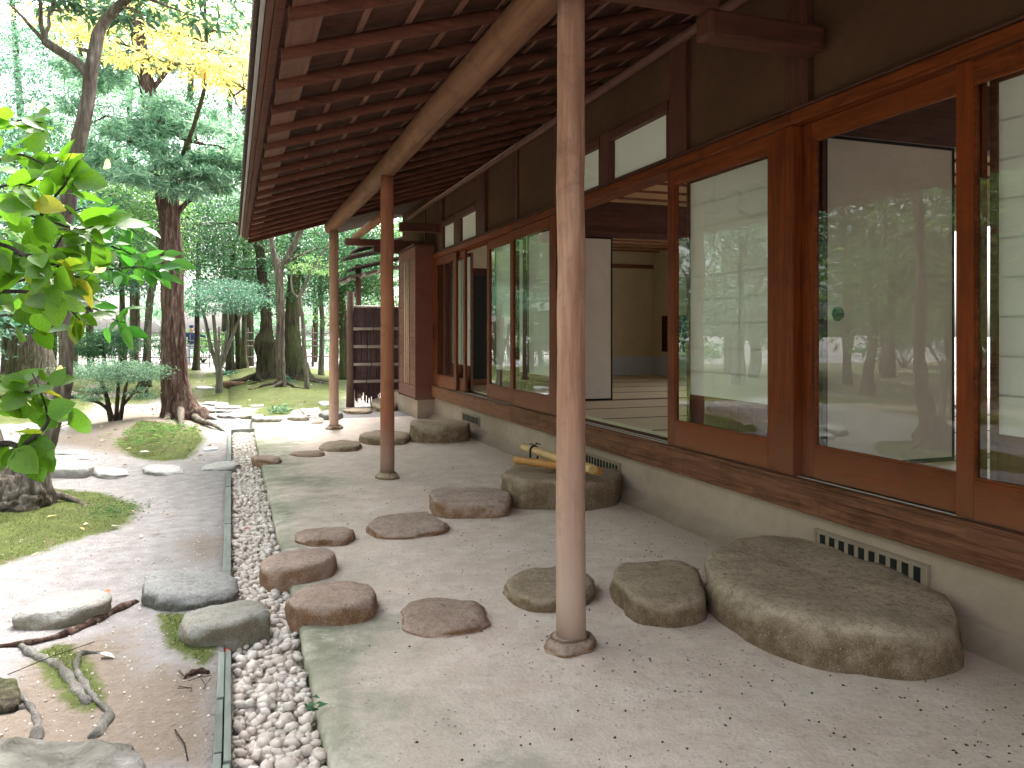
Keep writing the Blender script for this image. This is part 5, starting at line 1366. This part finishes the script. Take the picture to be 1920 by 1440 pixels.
# ------------------------------------------------------------------ bamboo lattice fence at the back
A = Vector(at_depth(-420, 690, 27.5)[:2]); B = Vector(at_depth(735, 690, 33.5)[:2])
fn = thing("bamboo_fence", (*((A + B) / 2), 0), "bamboo lattice fence closing the back of the garden", "fence")
dv = (B - A); Lf = dv.length; du = dv / Lf
npk = int(Lf / 0.36)
pk = None
for i in range(npk + 1):
    p = A + du * (Lf * i / npk); big = (i % 5 == 0)
    m = MB(); r_ = 0.05 if big else 0.018; hh = 1.62 if big else 1.50 + random.uniform(0, .12)
    m.tube([(p.x, p.y, -0.05), (p.x + random.uniform(-.01, .01), p.y, hh)], r_, 6)
    m.build("fence_post" if big else "bamboo_picket", "wood_fence_post" if big else "bamboo_fence", fn)
for zr_ in (0.40, 0.84, 1.06, 1.37):
    m = MB(); m.tube([(A.x, A.y - 0.03, zr_), ((A.x + B.x) / 2, (A.y + B.y) / 2 - 0.03, zr_ + 0.02), (B.x, B.y - 0.03, zr_)], 0.024, 6); m.build("bamboo_rail", "bamboo_fence", fn)
# the same fence continues along the left side (mirrored in the panes)
fn2 = thing("bamboo_fence", (-22, 10, 0), "bamboo lattice fence along the left side of the garden", "fence")
for i in range(70):
    m = MB(); m.tube([(-22, -8 + i * 0.45, -0.05), (-22, -8 + i * 0.45, 1.55)], 0.02, 5); m.build("bamboo_picket", "bamboo_fence", fn2)
for zr_ in (0.40, 0.84, 1.06, 1.37):
    m = MB(); m.tube([(-21.96, -8, zr_), (-21.96, 23.5, zr_)], 0.024, 5); m.build("bamboo_rail", "bamboo_fence", fn2)

# ------------------------------------------------------------------ foreground branches with broad leaves
ft = thing("broad_leaved_tree", (-1.25, 2.1, 0), "tree just outside the left edge reaching in with broad bright green leaves", "tree")
m = MB(); m.tube([(-1.22, 2.1, -0.1), (-1.25, 2.1, 0.1), (-1.3, 2.12, 0.6), (-1.28, 2.15, 1.4), (-1.35, 2.2, 2.4), (-1.3, 2.2, 3.2)], [0.22, 0.13, 0.10, 0.085, 0.07, 0.05], 14, True, 0.1); m.build("trunk", "root_grey", ft)
def broad_leaf(seed, serr=False, w=0.40, tipf=1.25):
    r_ = random.Random(seed); n_ = 7; vs = []; 
    curl = r_.uniform(0.05, 0.22); fold = r_.uniform(0.06, 0.2)
    for i in range(n_ + 1):
        t_ = i / n_; hw = w * math.sin(math.pi * t_ ** 0.82) ** 0.8 * (1 - 0.18 * t_) if 0 < i < n_ else 0.0
        x = t_; zc = -curl * t_ * t_ + r_.uniform(-.008, .008)
        if 0 < i < n_: vs += [(x, hw, zc + fold * hw), (x, hw * .5, zc + fold * hw * .35), (x, 0, zc), (x, -hw * .5, zc + fold * hw * .35), (x, -hw, zc + fold * hw + r_.uniform(-.01, .03))]
        else: vs += [(x, 0, zc)]
    fs = []
    def row(i): return 1 + (i - 1) * 5
    for j in range(4): fs.append((0, row(1) + j + 1, row(1) + j))
    for i in range(1, n_ - 1):
        for j in range(4): fs.append((row(i) + j, row(i) + j + 1, row(i + 1) + j + 1, row(i + 1) + j))
    last = len(vs) - 1
    for j in range(4): fs.append((row(n_ - 1) + j, row(n_ - 1) + j + 1, last))
    m = MB(); m.add(vs, fs, True); m.tube([(-0.22, 0, -0.05), (-0.1, 0, 0.0), (0.02, 0, 0)], 0.012, 4, False)
    return m
BL = [broad_leaf(k, w=0.36 + 0.04 * (k % 3)).mesh("leaf", "leaf_broad") for k in range(6)]
FL = [broad_leaf(20 + k, w=0.24).mesh("leaf", "leaf_fresh") for k in range(3)]
YL = [broad_leaf(30 + k, w=0.33).mesh("leaf", "leaf_yellow") for k in range(2)]
RL = random.Random(77)
def px_branch(pts, d, r0, r1, leaves, meshes, size, spread=14, jitter=0.12, parent=ft):
    """branch through picture points at d metres, with leaves set along it"""
    W = [list(at_depth(p[0], p[1], d + (p[2] if len(p) > 2 else 0))) for p in pts]; W = spline(W, 5)
    m = MB(); n_ = len(W); m.tube([tuple(w) for w in W], [r0 + (r1 - r0) * i / n_ for i in range(n_)], 7, True, 0.05); b = m.build("branch", "twig", parent)
    leaves = int(leaves * 2.1)
    for k in range(leaves):
        t_ = 0.12 + 0.88 * (k + RL.random()) / leaves; i = min(int(t_ * (n_ - 1)), n_ - 2)
        p = Vector(W[i]).lerp(Vector(W[i + 1]), t_ * (n_ - 1) - i); fwd = (Vector(W[i + 1]) - Vector(W[i])).normalized()
        side = Vector((CS, -SN, 0)) if RL.random() < .5 else Vector((0, 0, 1))
        dirn = (fwd * RL.uniform(0.2, 1.0) + Vector((CS, -SN, 0)) * RL.uniform(-.7, .9) + Vector((0, 0, 1)) * RL.uniform(-.9, .55) + Vector((SN, CS, 0)) * RL.uniform(-.5, .5)).normalized()
        s_ = size * 1.22 * RL.uniform(0.7, 1.2)
        me_ = RL.choice(meshes)
        o = bpy.data.objects.new("leaf", me_); COL.objects.link(o); o.parent = b
        # x axis along leaf, z axis leans to the viewer or the sky
        zax = (Vector((-SN, -CS, 0)) * RL.uniform(-0.2, 1.0) + Vector((0, 0, 1)) * RL.uniform(0.2, 1.0) + Vector((RL.gauss(0, .35), RL.gauss(0, .35), 0))).normalized()
        yax = zax.cross(dirn).normalized(); zax = dirn.cross(yax)
        mt = Matrix((dirn, yax, zax)).transposed()
        o.rotation_euler = mt.to_euler(); o.scale = (s_,) * 3
        o.location = p + dirn * s_ * 0.24 + Vector((RL.gauss(0, 1), RL.gauss(0, 1), RL.gauss(0, 1))) * 0.015
    return b
D1 = 2.15
px_branch([(-90, 470), (-20, 462), (40, 478), (95, 470), (118, 440)], D1, 0.006, 0.003, 12, BL, 0.062)
px_branch([(-90, 455), (0, 458), (60, 485), (110, 500), (130, 530)], D1 - .1, 0.006, 0.003, 11, BL, 0.066)
px_branch([(70, 415), (90, 385), (110, 360), (125, 340), (122, 322)], D1, 0.005, 0.002, 8, BL, 0.064)
px_branch([(-40, 420), (20, 400), (60, 405), (95, 415), (150, 430), (185, 420)], D1 + .1, 0.005, 0.002, 11, BL, 0.070)
px_branch([(-60, 545), (0, 546), (55, 548), (80, 562), (95, 555)], D1, 0.007, 0.003, 9, BL, 0.060)
px_branch([(-60, 560), (60, 520), (120, 515), (160, 520), (175, 500)], D1 + .2, 0.005, 0.002, 8, BL, 0.064)
px_branch([(60, 548), (110, 560), (140, 590), (150, 600)], D1 + .1, 0.004, 0.002, 6, BL, 0.056)
px_branch([(-60, 330), (0, 300), (40, 290), (90, 310), (110, 300)], D1 + .15, 0.005, 0.002, 9, BL, 0.062)
px_branch([(-60, 260), (0, 240), (40, 225), (80, 230)], D1 + .4, 0.004, 0.002, 5, BL + YL, 0.070)
px_branch([(-60, 360), (0, 350), (30, 345), (60, 350)], D1 - .1, 0.004, 0.002, 6, BL, 0.064)
px_branch([(-40, 600), (20, 590), (60, 600), (80, 620)], D1 + .1, 0.004, 0.002, 5, BL, 0.056)
px_branch([(120, 470), (180, 455), (230, 470), (280, 490), (320, 495)], 2.9, 0.004, 0.0015, 16, FL, 0.062)
px_branch([(130, 430), (190, 410), (230, 420), (270, 450)], 3.0, 0.004, 0.0015, 13, FL, 0.060)
px_branch([(160, 500), (210, 505), (260, 500), (300, 510)], 2.8, 0.004, 0.0015, 11, FL, 0.058)
px_branch([(140, 575), (180, 580), (215, 600), (235, 605)], 2.8, 0.004, 0.0015, 8, FL, 0.062)
px_branch([(130, 400), (160, 390), (200, 400), (235, 425)], 3.1, 0.004, 0.0015, 10, FL, 0.058)
px_branch([(-50, 845), (10, 832), (40, 835), (80, 805), (95, 780)], D1 - .15, 0.010, 0.003, 8, BL, 0.064)
px_branch([(40, 835), (70, 850), (82, 858)], D1 - .15, 0.007, 0.004, 2, BL, 0.05)
px_branch([(-60, 760), (0, 745), (40, 735), (70, 740)], D1 - .1, 0.005, 0.002, 6, BL, 0.066)
px_branch([(-50, 720), (0, 715), (15, 735)], D1 - .1, 0.005, 0.002, 4, BL, 0.060)
px_branch([(90, 790), (85, 760), (70, 720), (60, 700)], D1 - .1, 0.003, 0.0015, 3, BL, 0.05)
for (u, v) in ((200, 498), (118, 690), (10, 352), (60, 190), (205, 300), (40, 395)):
    o = bpy.data.objects.new("leaf", YL[0]); COL.objects.link(o); o.parent = [c for c in bpy.data.objects if c.name.startswith("branch") and c.parent == ft][0]
    o.location = at_depth(u, v, 2.4); o.rotation_euler = (R(70), RL.uniform(0, 1), RL.uniform(0, 6)); o.scale = (0.045,) * 3

# ------------------------------------------------------------------ roots and swollen root base at bottom left
def root_obj(pts, label, mat="root_grey", zs=None):
    W = [list(on_ground(u, v, 0.01)) + [w / F * depth_of(v) / 2] for u, v, w in pts]; W = spline(W, 6)
    m = MB(); m.tube([(w[0], w[1], w[2] - 0.40 * w[3] - (0.02 if i in (0, len(W) - 1) else 0)) for i, w in enumerate(W)], [max(w[3], .003) * (1 + 0.25 * math.sin(i * 1.3 + w[0] * 20)) for i, w in enumerate(W)], 12, True, 0.3)
    return tag(m.build("root", mat, ft), label)
root_obj([(35, 1205, 8), (70, 1228, 16), (110, 1245, 22), (140, 1285, 20), (165, 1315, 14)], "thick pale root crossing the moss at bottom left")
root_obj([(190, 1222, 9), (152, 1225, 14), (143, 1250, 14), (155, 1275, 14), (180, 1310, 10), (205, 1335, 14), (180, 1375, 34)], "curling root with a forked end near the white dry leaf")
root_obj([(262, 1122, 8), (215, 1143, 14), (165, 1168, 18), (110, 1190, 12), (40, 1206, 9), (-30, 1212, 9)], "long brown root running below the leftmost stone", "bark_red")
root_obj([(30, 1295, 9), (55, 1320, 10), (70, 1350, 16), (68, 1390, 26)], "thin grey root left of the mossy patch")
root_obj([(-40, 1330, 14), (10, 1322, 10), (45, 1325, 8)], "short grey root at the left border")
o = stone_px([(-160, 1400), (-40, 1385), (60, 1378), (150, 1382), (210, 1395), (260, 1425), (290, 1470), (240, 1540), (50, 1560), (-150, 1540)], 0.07, "root_grey", 71, name="root", rnd=0.06, rough=0.03, bulge=0.08)
tag(to_part(o, ft), "smooth grey root swelling at the bottom left corner")
o = stone_px([(-40, 1275), (5, 1268), (30, 1275), (38, 1300), (25, 1318), (-30, 1320)], 0.035, "bark_mossy", 72, name="root", rnd=0.03, rough=0.02)
tag(to_part(o, ft), "dark mossy knob at the left border above the root swelling")
root_obj([(345, 1266, 5), (372, 1256, 12), (392, 1258, 6)], "reddish root stub beside the front edging board", "bark_red")
m = MB(); a = Vector(on_ground(14, 1265, 0.02)); b = Vector(on_ground(178, 1203, 0.05)); m.tube([a, a.lerp(b, .5) + Vector((0, 0, .006)), b], 0.0018, 5)
tag(own_origin(m.build("twig", "twig"), a), "thin straight twig lying over the roots", "twig")
m = MB(); a = Vector(on_ground(328, 1368, 0.008)); b = Vector(on_ground(352, 1425, 0.008)); m.tube([a, a.lerp(b, .5) + Vector((.01, 0, 0)), b], 0.0022, 5)
tag(own_origin(m.build("twig", "twig"), a), "short twig on the sand near the front boards", "twig")
for k, pt in enumerate(((345, 1268), (372, 1270), (360, 1290), (385, 1285))):
    a = Vector(on_ground(*pt, 0.006)); m = MB()
    for j in range(3):
        an = RL.uniform(0, 6.3); m.tube([a, a + Vector((math.cos(an) * .05, math.sin(an) * .05, .008))], 0.0016, 4)
    tag(own_origin(m.build("twig", "twig"), a), "small dark twig litter beside the front boards", "twig", "twig litter beside the front boards")

# ------------------------------------------------------------------ small things
def flat_leaf(u, v, s_, mat, label, z=0.012, group=None, rot=None):
    me_ = broad_leaf(int(u * 7 + v), w=0.25).mesh("fallen_leaf", mat)
    o = link("fallen_leaf", me_); x, y, _ = on_ground(u, v, z); zz = max(z, ground_z(x, y) + z if x < 0 else z)
    o.location = (x, y, zz + 0.004); o.rotation_euler = (RL.uniform(-.3, .3), RL.uniform(-.2, .2), RL.uniform(0, 6.3) if rot is None else rot); o.scale = (s_,) * 3
    return tag(o, label, "fallen leaf", group)
flat_leaf(188, 1228, 0.07, "leaf_dry_white", "curled pale dry leaf beside the curling root", rot=-.6)
flat_leaf(205, 1112, 0.05, "leaf_orange", "orange brown leaf beside the leftmost grey stone")
flat_leaf(88, 977, 0.07, "leaf_yellow", "yellowish curled leaf on the flat moss")
flat_leaf(226, 989, 0.07, "leaf_dry_white", "white dry leaf at the moss edge")
flat_leaf(280, 852, 0.10, "leaf_dry_white", "white leaf on the moss bump below the shrub")
flat_leaf(458, 993, 0.05, "leaf_red", "small red leaf lying on the gravel", z=-0.005)
flat_leaf(425, 1218, 0.035, "leaf_red", "tiny red leaf at the front end of the gravel boards", z=0.0)
flat_leaf(25, 884, 0.13, "leaf_orange", "rust coloured leaf caught in the fork of the gnarled tree", z=0.33)
for (u, v) in ((300, 962), (320, 965), (313, 1003), (265, 1004), (165, 982), (75, 1038), (150, 992), (285, 1000), (248, 958)):
    flat_leaf(u, v, 0.05, "leaf_fallen", "small dry leaf fallen on moss and sand", group="dry leaves fallen on moss and sand")
for (u, v) in ((545, 898), (640, 925), (690, 963), (655, 983), (520, 1005), (870, 1015), (462, 805)):
    flat_leaf(u, v, 0.035, "leaf_fallen", "small dry leaf fallen on the earth floor", group="dry leaves fallen on the earth floor")
x, y, _ = on_ground(395, 841, 0.01)
m = MB(); m.tube([(x, y, -.03), (x, y, 0.016)], 0.078, 22); tag(own_origin(m.build("ground_disc", "white_disc"), (x, y, 0)), "small white round disc set in the ground beside the edging board", "marker")

def sprout(u, v, n, L, W, mat, label, z=0.0, cat="plant", up=0.6, spread=0.05, name="small_plant"):
    x, y, _ = on_ground(u, v, z); z = ground_z(x, y) if x < 0 or y > 12.4 else z
    P = np.zeros((n, 3)); P[:, :2] = rng.normal(0, spread, (n, 2)); P[:, 2] = np.abs(rng.normal(0.03, 0.04, n))
    D = np.stack([rng.normal(0, 1, n), rng.normal(0, 1, n), np.full(n, up)], -1)
    V, Fc = leaf_cloud(P, D, L * rng.uniform(.6, 1.2, n), W * rng.uniform(.8, 1.2, n), 0.25)
    o = link(name, np_mesh(name, V, Fc, mat)); o.location = (x, y, z)
    return tag(o, label, kind="stuff") if cat == "grass" else tag(o, label, cat)
sprout(527, 775, 45, 0.14, 0.03, "leaf_shrub", "leafy fern like plant between the far path slabs", spread=.08)
sprout(535, 733, 40, 0.22, 0.04, "leaf_blue_green", "tuft of long leaves beside the slim grey trunk", spread=.08)
sprout(430, 706, 60, 0.25, 0.05, "leaf_blue_green", "low leafy plant behind the fan shaped tree", spread=.18)
sprout(582, 1348, 9, 0.045, 0.014, "leaf_green", "tiny seedling growing from the gravel edge", z=-0.02, spread=.012)
sprout(305, 822, 220, 0.09, 0.008, "leaf_light", "tuft of short grass on the moss bump", spread=.22, cat="grass", name="grass_tuft")
sprout(270, 838, 120, 0.07, 0.008, "leaf_light", "thin grass tuft at the front of the moss bump", spread=.2, cat="grass", name="grass_tuft")
sprout(218, 965, 300, 0.035, 0.006, "leaf_green", "dark grassy fringe at the tip of the flat moss", spread=.12, cat="grass", name="grass_tuft")
# moss tufts: fine standing relief on the moss areas, uncountable
Pm = []
for poly, h, sft in MOSS[:2] + MOSS[3:5]:
    q = np.array(poly); lo, hi = q.min(0), q.max(0); n = int(min(16000, (hi - lo).prod() * 9000))
    X = rng.uniform(lo[0], hi[0], n); Y = rng.uniform(lo[1], hi[1], n); k = (sdist(X, Y, poly) > 0.03) & (X < -.03) & (Y > 1.3); X, Y = X[k], Y[k]
    Z = np.array([ground_z(a, b) for a, b in zip(X, Y)]); Pm.append(np.stack([X, Y, Z], -1))
Pm = np.concatenate(Pm); n = len(Pm); D = np.stack([rng.normal(0, .7, n), rng.normal(0, .7, n), np.ones(n)], -1)
V, Fc = leaf_cloud(Pm, D, 0.012 * rng.uniform(.5, 1.4, n), 0.005 * rng.uniform(.7, 1.3, n), 0.1)
leaf_mat("leaf_moss", [(0, (0.07, 0.10, 0.03)), (0.6, (0.14, 0.18, 0.055)), (1, (0.24, 0.26, 0.10))], 0.3, 0.8)
tag(link("moss_tufts", np_mesh("moss_tufts", V, Fc, "leaf_moss")), "fine green moss tufts on the near moss patches", kind='stuff')

nl = 1400
X = rng.uniform(-9, 2.0, nl); Y = rng.uniform(8.5, 29, nl); Z = np.array([ground_z(a, b) + 0.012 for a, b in zip(X, Y)])
k = ~((X > -0.1) & (Y < 13)); X, Y, Z = X[k], Y[k], Z[k]; n = len(X)
V, Fc = leaf_cloud(np.stack([X, Y, Z], -1), np.stack([rng.normal(0, 1, n), rng.normal(0, 1, n), rng.normal(0, .12, n)], -1), 0.07 * rng.uniform(.5, 1.3, n), 0.035 * rng.uniform(.7, 1.3, n), 0.05)
leaf_mat("leaf_litter", [(0, (0.16, 0.09, 0.05)), (0.5, (0.34, 0.22, 0.13)), (0.8, (0.5, 0.42, 0.28)), (1, (0.62, 0.56, 0.48))], 0.1, 0.7)
tag(link("leaf_litter", np_mesh("leaf_litter", V, Fc, "leaf_litter")), "scattered dry leaf litter on the far moss and sand", kind='stuff')
for nm_, n_r, rr in (("hollow_tree", 7, 1.3), ("mossy_tree", 6, 1.2), ("gnarled_tree", 4, 0.5), ("forked_tree", 4, 0.6)):
    tr_ = [o for o in bpy.data.objects if o.name == nm_][0]; L0 = tr_.location
    for q in range(n_r):
        an = q * 6.28 / n_r + RL.uniform(-.3, .3); pts = []; rad = []
        for j in range(7):
            f_ = j / 6; r_ = 0.1 + rr * f_; a2 = an + 0.35 * math.sin(f_ * 4 + q)
            x, y = L0.x + r_ * math.cos(a2), L0.y + r_ * math.sin(a2)
            pts.append((x, y, ground_z(x, y) + 0.10 * (1 - f_) ** 2 + 0.012 - 0.03 * f_)); rad.append(0.075 * (rr / 1.3) * (1 - f_) + 0.012)
        m = MB(); m.tube(pts, rad, 7, True, 0.15); m.build("root", "bark_dark" if nm_ == "hollow_tree" else "bark_grey", tr_)
# litter of small stones on the floor and sand near the camera
def litter(n, fx, mat, name, label, smin, smax):
    pts = []
    for _ in range(n):
        x, y = fx()
        pts.append((x, y, (0.004 if x > 0.3 else ground_z(x, y)) + 0.001, random.uniform(smin, smax) ** 1.0))
    o = pebble_mass(name, pts, None); o.data.materials.clear(); o.data.materials.append(MATS[mat]); tag(o, label, kind='stuff')
litter(1300, lambda: (min(2.8, 0.5 + 2.3 * random.random() ** 0.7), 1.5 + 6 * random.random() ** 1.9), "grit_dark", "dark_grit", "dark bits of grit scattered over the earth floor", 0.0015, 0.0065)
litter(1500, lambda: (random.uniform(-1.6, -0.07), 1.7 + 4 * random.random() ** 1.5), "pebble_mass", "pale_grit", "pale grit scattered over the garden sand", 0.002, 0.008)

# ------------------------------------------------------------------ person beyond the fence
pd = 34.5
bx0, by0, _ = at_depth(359, 640, pd)
per = thing("person", (bx0, by0, 0), "person in navy jacket and cap standing behind the bamboo fence, arm reaching right", "person")
def figure(name, mat, V, E, Rr, parent):
    me_ = bpy.data.meshes.new(name); me_.from_pydata(V, E, []); me_.materials.append(MATS[mat])
    o = bpy.data.objects.new(name, me_); COL.objects.link(o); o.parent = parent
    sk = o.modifiers.new("skin", 'SKIN'); ss = o.modifiers.new("sub", 'SUBSURF'); ss.levels = 1; ss.render_levels = 2
    for i, r_ in enumerate(Rr): me_.skin_vertices[0].data[i].radius = (r_, r_ * .85)
    me_.skin_vertices[0].data[0].use_root = True
    return o
figure("body", "skin", [(0, 0, .92), (0, 0, 1.15), (0, 0, 1.38), (0, -.02, 1.48), (0, -.04, 1.60), (-.1, 0, .88), (-.12, -.02, .48), (-.12, .02, .06), (-.12, -.14, .03), (.1, 0, .88), (.14, -.04, .48), (.15, 0, .06), (.15, -.16, .03),
       (-.19, 0, 1.36), (-.26, -.02, 1.08), (-.24, -.1, .86), (.19, 0, 1.36), (.40, -.1, 1.26), (.62, -.16, 1.20), (.68, -.17, 1.19)],
       [(0, 1), (1, 2), (2, 3), (3, 4), (0, 5), (5, 6), (6, 7), (7, 8), (0, 9), (9, 10), (10, 11), (11, 12), (2, 13), (13, 14), (14, 15), (2, 16), (16, 17), (17, 18), (18, 19)],
       [.13, .12, .13, .055, .095, .08, .06, .045, .04, .08, .06, .045, .04, .06, .045, .035, .06, .045, .035, .03], per)
figure("jacket", "cloth_navy", [(0, 0, .86), (0, 0, 1.12), (0, 0, 1.36), (-.2, 0, 1.37), (-.27, -.02, 1.08), (-.25, -.09, .9), (.2, 0, 1.37), (.40, -.1, 1.27), (.60, -.155, 1.21)],
       [(0, 1), (1, 2), (2, 3), (3, 4), (4, 5), (2, 6), (6, 7), (7, 8)], [.19, .17, .17, .09, .07, .055, .09, .075, .06], per)
figure("trousers", "cloth_pale", [(0, 0, .86), (-.1, 0, .8), (-.12, -.02, .48), (-.12, .02, .1), (.1, 0, .8), (.14, -.04, .48), (.15, 0, .1)], [(0, 1), (1, 2), (2, 3), (0, 4), (4, 5), (5, 6)], [.15, .11, .085, .07, .11, .085, .07], per)
figure("cap", "cloth_navy", [(0, -.02, 1.64), (0, -.03, 1.70), (0, -.14, 1.655)], [(0, 1), (0, 2)], [.108, .085, .05], per)
